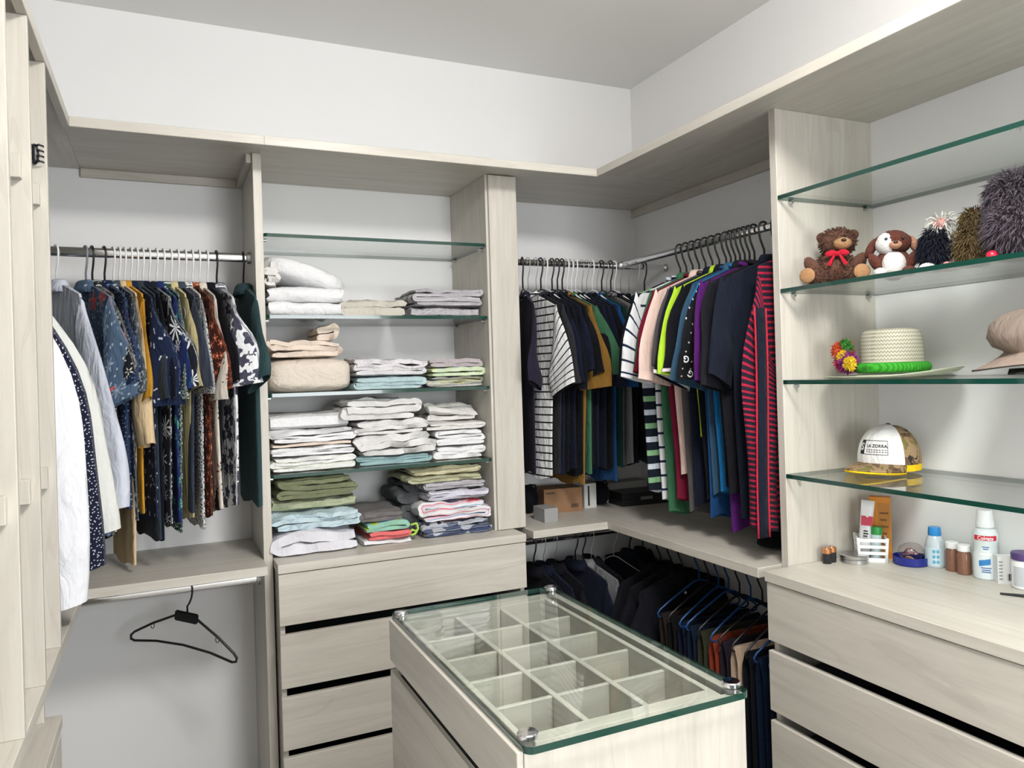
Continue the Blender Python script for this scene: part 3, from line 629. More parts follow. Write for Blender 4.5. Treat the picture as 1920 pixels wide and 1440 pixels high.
# ---- shirts along the right wall
RIGHT = [(1262, 'rugby', 'dark long shirt with green and white stripes', 'short', .78, 'crew', {'smat': S['black'], 'wb': .19, 'wh': .185}), (1272, 'nstripe', 'white tee with navy stripes', 'short', .82, 'crew', {}), (1281, 'leaf', 'leaf green shirt beside the wine red one', 'short', .86, 'polo', {}),
 (1290, 'wine', 'wine red tee next to the pale pink shirt', 'short', .80, 'crew', {}), (1299, 'pink', 'pale pink shirt between wine red and grey ones', 'short', .70, 'polo', {}), (1308, 'dgrey', 'dark grey shirt beside the pink one', 'short', .84, 'crew', {}), (1317, 'navy', 'navy polo shirt with white sleeve trim', 'short', .80, 'polo', {'trim': S['whtrim']}),
 (1327, 'lime', 'lime green shirt on the right wall rail', 'short', .56, 'polo', {}), (1337, 'black', 'black polo shirt with pink-white sleeve trim', 'short', .78, 'polo', {'trim': S['rose']}), (1345, 'royal', 'royal blue long tee on the right rail', 'short', .84, 'crew', {}),
 (1354, 'steel', 'steel blue shirt on the right wall rail', 'short', .76, 'polo', {}), (1363, 'bright', 'bright azure shirt beside the monogram shirt', 'short', .74, 'crew', {}), (1373, 'ggm', 'black shirt with white letter monograms', 'short', .72, 'polo', {}), (1382, 'purple', 'purple shirt beside the monogram shirt', 'short', .86, 'crew', {}),
 (1394, 'softblk', 'large soft black tee', 'short', .74, 'crew', {'wb': .19, 'wh': .17}), (1406, 'navy_plain', 'midnight navy polo shirt', 'short', .80, 'polo', {'wb': .19, 'wh': .17}), (1424, 'redst', 'red and black striped knit with a navy side band', 'long', .80, 'crew', {'wb': .150, 'wh': .14})]
gg_t = None
for i, (u, key, lab, slv, L, colr, kw) in enumerate(RIGHT):
    q = on(u, 465, 'x', RRX); y = [2.335, 2.298, 2.261, 2.224, 2.187, 2.15, 2.113, 2.077, 2.053, 2.03, 2.007, 1.984, 1.961, 1.938, 1.893, 1.838, 1.752][i]; a = PI
    hg_ = hanger('black', (RRX, y, RBZ), a, 'black plastic hanger holding the '+lab.split(' next')[0].split(' between')[0].split(' on the')[0].split(' beside')[0], 'hangers on the right wall rail'); hg_.scale = (.60 if key == 'redst' else .98, 1.0 if key == 'redst' else 1.2, 1.06)
    k2 = dict(wb=.155, wh=.135); SWR = dict(leaf=.19, royal=.185, bright=.200, steel=.205, dgrey=.20, navy=.218, pink=.222, nstripe=.225, lime=.222, purple=.225, softblk=.228, navy_plain=.225); k2.update(kw); red = key == 'redst'
    t = garment(lab, 'shirt', (RRX, y, RBZ-HZ-.010), a, S[key], L=L, sleeve=slv, collar=colr, seed=100+i, group='shirts on the right wall rail', T=.008 if 7 < i < 13 else .012, sw=.165 if red else SWR.get(key, .21), fold=.004, sl=.74 if red else .31, out=.15 if red else .9, flare=0, beta=0 if red else (24 if key in ('softblk', 'navy_plain', 'purple') else 3), slope=.30 if red else .40, **k2)
    if key == 'ggm': gg_t = t
    if key == 'redst':
        for x0, x1, m, n_ in ((.172, .204, S['navy_plain'], 'side_band'), (.164, .169, S['redline'], 'trim_line'), (.207, .212, S['redline'], 'trim_line')):
            rg = []
            for j in range(18):
                z = -.16-.68*j/17; sx = .006*math.sin(z*6)
                rg.append([Vector((x0+sx, .0305, z)), Vector((x1+sx, .0305, z)), Vector((x1+sx, .027, z)), Vector((x0+sx, .027, z))])
            v, f = loft(rg, True, True, True); mk(n_, v, f, m, t)
# white letters on the monogram shirt
sl_o = [c for c in gg_t.children if c.name.startswith('sleeve')][0]
for (dx, dz, rz_) in ((.02, -.31, 0), (.060, -.322, PI), (-.015, -.36, .4), (.045, -.37, 2.6), (.012, -.25, .3)):
    v, f = text_mesh('G', .030, True)
    v = [Vector((.235+dx-(p.x*math.cos(rz_)-p.y*math.sin(rz_)), .0272, dz+.02+p.x*math.sin(rz_)+p.y*math.cos(rz_))) for p in v]
    mk('letter', v, f, plain('white_print', (.75, .75, .75), .7), sl_o, False)
# ---- below the corner shelf
LOW = [(1000, 'black', 'black', 'black jacket under the corner shelf by the drawer chest', 6), (1018, 'wire', 'navy', 'ink navy coat beside the black jacket', 6), (1040, 'wire', 'black', 'black blazer hanging on a wire hanger', 6), (1078, 'black', 'navy', 'dark navy jacket under the corner shelf', 10), (1092, 'black', 'grey', 'grey cardigan under the corner shelf', 14), (1108, 'whitewire', 'black', 'black coat beside the bare white hanger', 10), (1180, 'black', 'navy_plain', 'midnight navy anorak in the low corner', 0), (1205, 'black', 'black', 'black parka in the low corner', 0)]
for i, (u, hk, key, lab, al) in enumerate(LOW):
    p = on(u, 1015, 'y', RBY); a = math.radians(-90+al)
    hanger(hk, (p.x, RBY, .822), a, hk.replace('whitewire', 'white wire')+' hanger holding the '+lab.split(' under')[0].split(' beside')[0].split(' in the')[0], 'hangers below the corner shelf')
    garment(lab, 'jacket', (p.x, RBY, .822-HZ-.004), a, S[key], L=.60, sleeve='long', collar='shirt', seed=140+i, sl=.5, T=.012, sw=.20, fold=.004, group='jackets below the corner shelf', out=.4, flare=0)
for i, (y, lab) in enumerate(((2.52, 'black wool coat at the back of the trouser rail'), (2.45, 'black raincoat beside the wool coat'), (2.38, 'black hooded jacket beside the khaki trousers'))):
    hanger('black', (RRX, y, .822), PI, 'black hanger holding the '+lab.split(' at the')[0].split(' beside')[0], 'hangers with trousers below the corner shelf')
    garment(lab, 'jacket', (RRX, y, .822-HZ-.004), PI, S['black'], L=.62, sleeve='long', collar='shirt', seed=150+i, sl=.5, T=.02, sw=.20, group='jackets below the corner shelf', out=.3, flare=0)
p = on(1150, 1020, 'y', RBY); hanger('whitewire', (p.x, RBY, .822), math.radians(-50), 'bare white wire hanger below the corner shelf', None)
def trousers(lab, loc, rotz, mat, w, L, T, seed):
    t = thing('folded_trousers', lab, 'trousers', loc, rotz, 'trousers below the corner shelf'); rnd = random.Random(seed); ph = rnd.uniform(0, 6)
    for s, LL in ((1, L), (-1, L*.93)):
        rg, uv = [], []
        for j in range(12):
            q = j/11; ring = []
            for k in range(22):
                a_ = 2*PI*k/22; X = math.copysign(abs(math.cos(a_))**.7, math.cos(a_))*w*(1-.10*q)+.012*q*math.sin(ph)
                Y = s*(.0052+T*.5)+math.sin(a_)*T*.5*(.5+.5*min(1, q*4))*(1)+.004*q*math.sin(30*X+ph)
                ring.append(Vector((X, Y if q > .02 else s*.004+math.sin(a_)*.004, -LL*q+.004*(1-q)+.004*math.sin(20*X+ph)*q))); uv.append((X, -LL*q))
            rg.append(ring)
        v, f = loft(rg, True, True, True); mk('leg', v, f, mat, t, True, uv, ang=70)
    return t
TRO = [('khaki brown trousers folded over a hanger', (.035, .026, .02)), ('black trousers beside the khaki pair', (.008, .008, .01)), ('navy trousers folded over a blue hanger', (.008, .014, .04)), ('ink jeans folded over a blue hanger', (.008, .02, .05)), ('olive trousers folded over a hanger', (.05, .055, .03)),
 ('rust red trousers folded over a blue hanger', (.22, .035, .015)), ('dark plum trousers beside the rust pair', (.03, .02, .035)), ('beige trousers folded over a hanger', (.48, .36, .26)), ('midnight trousers beside the beige pair', (.006, .008, .015)), ('dark blue jeans on the trouser rail', (.006, .022, .06)), ('steel blue jeans nearest the drawer chest', (.02, .04, .085))]
for i, (lab, colr) in enumerate(TRO):
    y = 2.28-i*.055; x = RRX; hk = 'blue' if i in (0, 2, 3, 5, 9, 10) else 'black'
    hanger(hk, (x, y, .822), PI+.05*((i % 3)-1), hk+' plastic hanger holding the '+lab.split(' folded')[0].split(' beside')[0].split(' on the')[0].split(' nearest')[0], 'hangers with trousers below the corner shelf')
    trousers(lab, (x-.02, y, .822-HZ-.103), PI, fab('trouser_%d' % i, tuple(c*(.9 if i in (5, 7) else .55) for c in colr)), .155, .50+.05*((i*7) % 4)-.02, .022, i)
# ---------------------------------------------------------------- folded linen
def fold(name, label, x0, x1, y0, y1, z0, z1, n, mat, face='side', seed=0, amp=.004, slack=.006, group=None, cat='linen', tilt=0.0, taper=0.0, hump=0.0):
    """cloth folded in n layers; face 'side' shows the layers to the room, 'front' shows a rounded fold"""
    rnd = random.Random(seed*13+5); h = z1-z0; amp *= 1.5; slack = max(slack, .010); ws = [rnd.uniform(.65, 1.35) for _ in range(n)]; tot = sum(ws); ps = [h*x/tot for x in ws]; p = h/n
    A, B = (x0, x1) if face == 'side' else (y0, y1)
    K = 12; cl = []; flip = rnd.random() < .5; zb = 0                # centre line, layer, layer thickness
    for i in range(n):
        fwd = (i % 2 == 0) ^ flip; zc = zb+ps[i]*.5; nx_ = zb+ps[i]+(ps[i+1]*.5 if i < n-1 else 0); zb += ps[i]
        a = A+p*.5+rnd.uniform(0, slack); b = B-p*.5-rnd.uniform(0, slack)
        for k in range(K+1):
            q = k/K; s = lerp(a, b, q) if fwd else lerp(b, a, q); cl.append((s, zc, i, ps[i]))
        if i < n-1:
            e = b if fwd else a; sg = 1 if fwd else -1; bul = rnd.uniform(.9, 1.5); R_ = (nx_-zc)*.5
            for k in range(1, 7):
                an = -PI/2+PI*k/7; cl.append((e+sg*math.cos(an)*R_*bul, zc+R_+math.sin(an)*R_, i+k/7, lerp(ps[i], ps[i+1], k/7)))
    Lp, Rp = [], []
    for i, (s, z, ly, pt) in enumerate(cl):
        s0, zz0 = cl[max(0, i-1)][:2]; s1, zz1 = cl[min(len(cl)-1, i+1)][:2]; d = math.hypot(s1-s0, zz1-zz0) or 1; nx, nz = -(zz1-zz0)/d, (s1-s0)/d
        tt = pt*.46*(1 if 0 < i < len(cl)-1 else .6); Lp.append((s+nx*tt, z+nz*tt, ly)); Rp.append((s-nx*tt, z-nz*tt, ly))
    prof = Lp+Rp[::-1]; m = len(cl); M_ = 13
    E0, E1 = (y0, y1) if face == 'side' else (x0, x1); jt = [[rnd.uniform(-1, 1) for _ in range(2)] for _ in range(n+1)]
    rings, uv = [], []; ox = rnd.uniform(0, 50); arc = [0.0]
    for i in range(1, m): arc.append(arc[-1]+math.hypot(cl[i][0]-cl[i-1][0], cl[i][1]-cl[i-1][1]))
    for j in range(M_):
        q = j/(M_-1); ring = []
        for idx, (s, z, ly) in enumerate(prof):
            li = int(ly); ends = jt[li]; e = lerp(E0+slack*(.5+.5*ends[0]), E1-slack*(.5+.5*ends[1]), q)
            hz = z/h; nz_ = 1.2*noise.noise(Vector((s*10+ox, e*10, ly*.5)))+.7*noise.noise(Vector((s*26+ox, e*26, ly*.9)))
            cs = (s-(A+B)/2)/(B-A)*2; ce = (e-(E0+E1)/2)/(E1-E0)*2
            zz = z+amp*nz_*(.25+hz)+hump*hz*(1-cs*cs)*(.5+.5*(1-ce*ce))-(abs(ce)**6)*.10*h*(hz-.5)*2*.6
            e += amp*1.6*noise.noise(Vector((s*18+ox, z*60, 7)))*(1 if j in (0, M_-1) else .3); ss = s+amp*1.3*noise.noise(Vector((e*14+ox, z*40, 3))); ss = (A+B)/2+(ss-(A+B)/2)*(1-taper*hz)
            zz += tilt*(ss-A)*hz
            zz = max(zz, .0008)
            ring.append(Vector((ss, e, z0+zz)) if face == 'side' else Vector((e, ss, z0+zz))); ai = idx if idx < m else 2*m-1-idx; uv.append((arc[ai]+(.37 if idx >= m else 0), e))
        rings.append(ring)
    vs, fs = loft(rings); nv = len(prof)
    for base, fl in ((0, False), ((M_-1)*nv, True)):
        for i in range(m-1):
            q = (base+i, base+i+1, base+nv-2-i, base+nv-1-i); fs.append(q if fl else q[::-1])
    return tag(mk(name, vs, fs, mat, None, True, uv, ang=50), label, cat, group)
def puff(name, label, c, r, mat, rot=None, seed=0, amp=.06, cat='pillow', group=None, exp=.55, piping=None, freq=2.5):
    ox = seed*3.7
    def shape(v):
        return v
    vs, fs = ell((0, 0, 0), (1, 1, 1), 40, 24); out = []; uv = []
    for v in vs:
        k = lambda a: math.copysign(abs(a)**exp, a)
        p = Vector((k(v.x)*r[0], k(v.y)*r[1], k(v.z)*r[2]))
        d = amp*(noise.noise(Vector((p.x*freq*6+ox, p.y*freq*6, p.z*freq*6)))+.5*noise.noise(Vector((p.x*freq*15+ox, p.y*freq*15, p.z*freq*15))))
        p = p*(1+d*.5)+Vector((0, 0, d*r[2]*.6))
        if rot: p = rot @ p
        out.append(p+Vector(c)); uv.append((p.x, p.y+p.z))
    return tag(mk(name, out, fs, mat, None, True, uv), label, cat, group)
LW = fab('white_linen', (.76, .76, .775), stretch=1.2, wrinkle=.45, bump=.15, weave=500); LW2 = fab('white_terry', (.72, .71, .705), stretch=1.2, wrinkle=.45, bump=.5, weave=260); LWW = fab('warm_white_cloth', (.70, .685, .66), stretch=1.2, wrinkle=.55, bump=.25, weave=400)
CRT = fab('cream_terry', (.60, .57, .50), bump=.6, weave=220); GP = fab('grey_jacquard', (.50, .48, .50), [('blotch', 45, .56, (.22, .21, .24), 3)], weave=300)
BG = fab('beige_cotton', (.68, .605, .52), stretch=1.2, wrinkle=.55, bump=.15); PE = fab('peach_cotton', (.72, .61, .52), bump=.2); LV = fab('lavender_white', (.66, .64, .66), bump=.3, weave=300); PB = fab('pale_blue_sheet', (.42, .55, .57)); LG = fab('lilac_grey', (.42, .38, .39))
BK = fab('black_white_yellow_print', (.66, .66, .60), [('blotch', 22, .52, (.03, .035, .07), 2), ('blotch', 11, .66, (.62, .60, .18), 2)]); LM = fab('pale_blue_yellow', (.52, .66, .60), [('vstripe', .06, .3, (.70, .70, .20))])
GL_ = fab('white_green_leaf_print', (.77, .77, .75), [('flower', 14, .30, 3, .5, (.28, .45, .08), .45)]); TEAL = fab('pale_teal_sheet', (.30, .44, .45))
OL = fab('olive_towel', (.25, .27, .165), [('tuft', 60, .5, (.12, .14, .06))], bump=.8, weave=180); LGR = fab('light_green_fleece', (.52, .55, .39), [('blotch', 20, .54, (.40, .45, .27), 3)], bump=.8, weave=180); BC = fab('pale_blue_check', (.55, .66, .70), [('check', .010, .22, (.36, .48, .54))]); LIL = fab('lilac_white', (.70, .69, .74))
CO = fab('coral_cloth', (.68, .16, .16)); AQ = fab('aqua_lime_towel', (.22, .50, .58), [('vstripe', .09, .28, (.50, .68, .06))], bump=.6, weave=200); GY = fab('grey_towel', (.17, .16, .16), bump=.6, weave=200); DK = fab('dark_grey_knit', (.10, .105, .11), bump=.7, weave=160)
NWP = fab('navy_white_print', (.66, .68, .72), [('check', .045, .32, (.045, .06, .12)), ('blotch', 20, .6, (.3, .33, .38), 2)]); CF_ = fab('coral_blue_floral', (.74, .74, .74), [('flower', 7, .36, 5, .3, (.70, .12, .16), .45), ('flower', 6, .30, 5, .3, (.16, .36, .55), .6), ('blotch', 14, .62, (.52, .46, .62), 2)])
LB_ = fab('lilac_black_squares', (.62, .60, .68), [('flower', 9, .30, 4, .12, (.03, .03, .035), .55)]); CY = fab('cream_yellow_sheet', (.58, .54, .36)); CY2 = fab('pale_olive_sheet', (.44, .44, .29))
def px(u0, u1, yf, v=700):   # left and right limits of a pile at the depth of its front
    return on(u0, v, 'y', yf).x, on(u1, v, 'y', yf).x
Z2, Z3, Z4, Z5 = 1.717+GT, 1.4535+GT, 1.182+GT, ZS1
def F(label, u, yf, dep, z0, z1, n, mat, face, seed, grp, v=700, **kw):
    x0, x1 = px(u[0], u[1], yf, v); nm = kw.pop('nm', 'folded_sheet'); return fold(nm, label, x0, min(x1, 1.108), yf, min(yf+dep, 2.985), z0, z1, n, mat, face, seed, group=grp, **kw)
G2, G3, G4, G5 = 'linen on the pillow shelf', 'linen on the duvet shelf', 'white linen stacks', 'linen on the drawer chest'
F('flat white sheet at the bottom below the white pillow', (502, 640), 2.66, .30, Z2, Z2+.046, 2, LW, 'front', 1, G2, 575, amp=.004)
F('folded white sheet just under the white pillow', (503, 646), 2.66, .30, Z2+.047, Z2+.098, 2, LW, 'front', 2, G2, 550, amp=.005, tilt=-.03)
puff('pillow', 'plump white pillow lying tilted on the folded white sheets', (.458, 2.81, Z2+.142), (.150, .145, .042), LW, Matrix.Rotation(math.radians(17), 3, 'Y') @ Matrix.Rotation(math.radians(-4), 3, 'X'), 3, .10, exp=.6)
F('rumpled pillowcase with grey creases beside the white pillow', (499, 528), 2.68, .24, Z2+.100, Z2+.200, 5, LWW, 'side', 4, G2, 520, amp=.006, nm='folded_pillowcase')
F('cream towel in two loose rolls next to the white sheets', (640, 772), 2.67, .26, Z2, Z2+.062, 2, CRT, 'side', 5, G2, 575, amp=.008, hump=.004, nm='folded_towel', cat='towel')
F('grey patterned blanket folded thick at the bottom of its stack', (774, 917), 2.67, .28, Z2, Z2+.040, 1, GP, 'front', 6, G2, 580, nm='folded_blanket', cat='blanket')
F('grey patterned throw folded in layers on the grey blanket', (776, 915), 2.66, .28, Z2+.041, Z2+.100, 4, GP, 'side', 7, G2, 555, amp=.004, tilt=.03, nm='folded_throw', cat='blanket')
x0, x1 = px(503, 664, 2.66, 700)
puff('rolled_duvet', 'puffy beige rolled duvet', ((x0+x1)/2, 2.81, Z3+.060), ((x1-x0)/2, .15, .058), BG, None, 8, .07, 'duvet', exp=.42)
F('peach sheet crumpled on top of the beige duvet', (501, 640), 2.67, .26, Z3+.121, Z3+.175, 3, PE, 'side', 9, G3, 645, amp=.009, hump=.006)
F('peach pillowcase corner standing up above the peach sheet', (585, 634), 2.70, .20, Z3+.178, Z3+.222, 2, PE, 'side', 10, G3, 630, amp=.006, tilt=.22, nm='folded_pillowcase')
F('pale blue sheet below the lavender-white towel', (665, 800), 2.67, .28, Z3, Z3+.048, 3, PB, 'side', 11, G3, 715, amp=.005)
F('lavender-white towel folded on the pale blue sheet', (662, 800), 2.66, .28, Z3+.049, Z3+.118, 4, LV, 'side', 12, G3, 690, amp=.007, tilt=-.05, nm='folded_towel', cat='towel')
F('black and white printed cloth with yellow under the lilac cloth', (803, 917), 2.67, .26, Z3, Z3+.040, 3, BK, 'side', 13, G3, 710, amp=.004, nm='folded_cloth', cat='cloth')
F('pale blue and yellow cloth between the printed and lilac cloths', (806, 916), 2.66, .26, Z3+.041, Z3+.072, 2, LM, 'side', 14, G3, 700, amp=.004, nm='folded_cloth', cat='cloth')
F('lilac-grey cloth lying on the blue and yellow cloth', (803, 912), 2.67, .25, Z3+.073, Z3+.104, 2, LG, 'side', 15, G3, 680, amp=.006, nm='folded_cloth', cat='cloth')
F('white sheet with green leaf print at the bottom of its stack', (508, 666), 2.66, .30, Z4, Z4+.052, 4, GL_, 'side', 16, G4, 870, amp=.004)
F('thin white sheet over the leaf printed one', (509, 664), 2.66, .30, Z4+.053, Z4+.082, 3, LW, 'side', 17, G4, 850, amp=.004)
F('thin peach edged sheet between two white ones', (512, 662), 2.665, .29, Z4+.083, Z4+.098, 1, PE, 'front', 18, G4, 845)
F('crumpled white sheet under the smooth white blanket', (507, 668), 2.66, .30, Z4+.099, Z4+.142, 3, LW, 'side', 19, G4, 830, amp=.006)
F('smooth white blanket on top beside the terry towels', (507, 660), 2.66, .32, Z4+.143, Z4+.198, 1, LW, 'front', 20, G4, 790, amp=.003, nm='folded_blanket', cat='blanket')
F('pale teal sheet under the white terry towels', (668, 808), 2.67, .29, Z4, Z4+.032, 3, TEAL, 'side', 21, G4, 862, amp=.003)
F('wavy white terry towel on the pale teal sheet', (672, 818), 2.65, .30, Z4+.033, Z4+.108, 3, LW2, 'side', 22, G4, 835, amp=.010, nm='folded_towel', cat='towel')
F('middle white terry towel of the tall towel stack', (666, 800), 2.655, .30, Z4+.110, Z4+.160, 3, LW2, 'side', 23, G4, 812, amp=.007, nm='folded_towel', cat='towel')
F('thick rolled white terry towel on top of the towel stack', (643, 787), 2.65, .31, Z4+.162, Z4+.236, 3, LW2, 'side', 24, G4, 775, amp=.006, tilt=0, nm='folded_towel', cat='towel')
F('lowest white sheet beside the upright', (818, 912), 2.67, .28, Z4, Z4+.050, 3, LW, 'side', 25, G4, 855, amp=.004)
F('white sheet with frayed edge in the stack by the upright', (803, 910), 2.67, .28, Z4+.111, Z4+.140, 3, LWW, 'side', 26, G4, 820, amp=.004)
F('white sheet resting on the lowest one by the upright', (820, 913), 2.665, .28, Z4+.051, Z4+.110, 4, LW, 'side', 27, G4, 840, amp=.004)
F('rumpled white pillowcase topping the stack by the upright', (804, 902), 2.69, .27, Z4+.141, Z4+.195, 2, LWW, 'front', 28, G4, 790, amp=.012, taper=.15, nm='folded_pillowcase')
F('lilac-white sheet at the bottom below the blue checked sheet', (516, 682), 2.60, .34, Z5, Z5+.072, 2, LIL, 'side', 29, G5, 1020, amp=.008, hump=.006)
F('pale blue checked sheet under the green fleece', (513, 682), 2.62, .34, Z5+.079, Z5+.138, 3, BC, 'side', 30, G5, 980, amp=.008)
F('light green fleece blanket under the olive towel', (510, 674), 2.63, .33, Z5+.140, Z5+.180, 1, LGR, 'front', 31, G5, 945, amp=.008, nm='folded_blanket', cat='blanket')
F('olive green towel topping the stack', (522, 668), 2.63, .32, Z5+.182, Z5+.246, 4, OL, 'side', 32, G5, 920, amp=.005, nm='folded_towel', cat='towel')
F('thin white cloth at the bottom below the coral one', (684, 775), 2.60, .26, Z5, Z5+.018, 1, LW, 'front', 33, G5, 1015, nm='folded_cloth', cat='cloth')
F('coral cloth below the aqua and lime towel', (686, 772), 2.60, .26, Z5+.019, Z5+.047, 2, CO, 'side', 34, G5, 1005, nm='folded_cloth', cat='cloth')
F('aqua towel with a lime border', (682, 770), 2.60, .26, Z5+.048, Z5+.080, 2, AQ, 'side', 35, G5, 990, nm='folded_towel', cat='towel')
F('grey towel on the aqua and lime towel', (680, 764), 2.61, .26, Z5+.081, Z5+.118, 2, GY, 'side', 36, G5, 965, nm='folded_towel', cat='towel')
v, f = tube([Vector((on(u, vv, 'y', 2.625))) for u, vv in ((770, 984), (781, 981), (784, 990), (779, 1000), (772, 1003), (767, 1000), (773, 993), (781, 996))], .0045, 6)
tag(mk('lime_cord', v, f, fab('lime_cord_cloth', (.40, .62, .10), coord='Object')), 'lime green cord spilling beside the coral cloth', 'cord')
F('navy and white printed sheet at the bottom by the upright', (792, 920), 2.62, .32, Z5, Z5+.052, 3, NWP, 'side', 37, G5, 990, amp=.006)
F('white sheet with coral and blue flowers', (792, 918), 2.62, .32, Z5+.055, Z5+.128, 3, CF_, 'side', 38, G5, 960, amp=.007)
F('lilac sheet with black squares', (800, 915), 2.62, .32, Z5+.131, Z5+.168, 3, LB_, 'side', 39, G5, 928, amp=.005)
F('lilac-grey sheet under the cream ones', (795, 914), 2.63, .31, Z5+.170, Z5+.196, 2, GP, 'side', 40, G5, 910, amp=.004)
F('pale olive sheet under the cream sheet', (772, 910), 2.63, .31, Z5+.198, Z5+.224, 2, CY2, 'side', 41, G5, 900, amp=.005)
F('cream yellow sheet topping the colourful stack', (778, 902), 2.63, .31, Z5+.226, Z5+.246, 2, CY, 'side', 42, G5, 885, amp=.006, hump=-.004)
F('dark grey knit blanket behind the grey towel', (752, 800), 2.72, .25, Z5, Z5+.195, 7, DK, 'side', 43, G5, 940, amp=.006, nm='folded_blanket', cat='blanket')
# ---------------------------------------------------------------- boxes on the corner shelf
CARD = NB('brown_cardboard'); CARD = CARD.pbsdf(CARD.mix(CARD.noise(CARD.n('ShaderNodeTexCoord').outputs['Object'], 25, 3), (.24, .125, .06), (.30, .165, .085)), .8)
a_ = on(1010, 953, 'z', ZS1); cb = thing('cardboard_box', 'brown cardboard box on the corner shelf behind the tees', 'box', (1.515, 2.86, ZS1), math.radians(-8))
v, f = boxes_mesh([(-.085, .085, -.06, .06, 0, .098)]); mk('carton', v, f, CARD, cb, False)
v, f = boxes_mesh([(-.085, -.002, -.061, .061, .098, .101), (.002, .085, -.061, .061, .098, .101)]); mk('lid_flap', v, f, CARD, cb, False)
for k, (x_, z_, w_) in enumerate(((-.055, .084, .040), (.052, .030, .030), (.052, .022, .036))):
    v, f = boxes_mesh([(x_-w_/2+i*w_/6, x_-w_/2+i*w_/6+w_/9, -.0606, -.06, z_-.003, z_+.003) for i in range(6)]); mk('print_mark', v, f, plain('dark_print', (.03, .02, .015), .8), cb, False)
gb = box('small_box', 1.335, 1.395, 2.64, 2.74, ZS1, ZS1+.055, plain('grey_board', (.30, .30, .30), .7)); tag(gb, 'small grey box beside the upright on the corner shelf', 'box')
kb = thing('black_pouch', 'black pouch behind the small grey box', 'pouch', (1.375, 2.87, ZS1)); v, f = ell((0, 0, .06), (.045, .05, .06)); mk('pouch_body', v, f, S['black'], kb); v, f = tube([(-.03, -.03, .10), (-.01, -.04, .125), (.02, -.035, .12), (.03, -.02, .10)], .004, 6); mk('pouch_strap', v, f, S['black'], kb)
wb_ = thing('white_carton', 'slim white carton beside the cardboard box', 'box', (1.655, 2.88, ZS1)); v, f = boxes_mesh([(-.03, .03, -.05, .05, 0, .105)]); mk('carton', v, f, plain('white_card', (.6, .6, .58), .7), wb_, False); v, f = boxes_mesh([(-.012, -.004, -.0508, -.05, .01, .095)]); mk('side_stripe', v, f, M_BLACK, wb_, False)
bb = thing('black_bag', 'rounded black bag beside the slim white carton', 'bag', (1.73, 2.88, ZS1)); v, f = ell((0, 0, .052), (.04, .06, .052)); mk('bag_body', v, f, S['black'], bb); v, f = tube([(-.02, -.04, .09), (0, -.05, .115), (.02, -.04, .09)], .004, 6); mk('bag_handle', v, f, S['black'], bb)
pb = box('pale_box', 1.78, 2.0, 2.90, 2.985, ZS1, ZS1+.085, plain('pale_grey_card', (.42, .42, .40), .7)); tag(pb, 'pale grey box against the wall behind the black case', 'box')
kc = thing('black_case', 'flat black case on the corner shelf', 'case', (1.90, 2.82, ZS1), math.radians(-4))
v, f = boxes_mesh([(-.12, .12, -.06, .06, 0, .030)]); mk('case_base', v, f, M_BLACK, kc, False); v, f = boxes_mesh([(-.12, .12, -.06, .06, .032, .058)]); mk('case_lid', v, f, M_BLACK, kc, False); v, f = boxes_mesh([(-.03, .03, -.064, -.06, .024, .038)]); mk('case_latch', v, f, M_STEEL, kc, False)
# dark cap on the corner shelf
def cap_dome(r, h, squash=.85, n=28, m=10, rot=None, open_=.0):
    rg = []
    for j in range(m+1):
        q = j/m; ph = q*PI/2*.985; rg.append([Vector((r*math.cos(ph)**.85*math.cos(2*PI*k/n), r*1.12*math.cos(ph)**.85*math.sin(2*PI*k/n), h*math.sin(ph))) for k in range(n)])
    return loft(rg, True, True, True)
def visor(r0, length, span, drop=.018, th=.0025, curve=.012, n=22, m=6):
    """visor leaving the dome towards -y"""
    tops = []
    for j in range(m+1):
        q = j/m; row = []
        for k in range(n+1):
            a = math.radians(-90-span+2*span*k/n); c = math.cos((a+PI/2)*90/span*.9); ext = length*max(0, c)**.7*q
            x = math.cos(a)*(r0)+0; y = math.sin(a)*r0*1.12-ext; row.append(Vector((x*(1-.02*q), y, .004-drop*q*q-curve*(x/r0)**2)))
        tops.append(row)
    rg = tops+[[p-Vector((0, 0, th)) for p in row] for row in tops[::-1]]
    return loft(rg, False)
dc = thing('baseball_cap', 'black baseball cap on the corner shelf beside the partition', 'cap', (1.87, 1.93, ZS1+.022), math.radians(-60)); dc.scale = (1, 1, .62)
v, f = cap_dome(.075, .09); mk('crown', v, f, S['black'], dc); v, f = visor(.078, .075, 62); mk('visor', v, f, S['black'], dc)
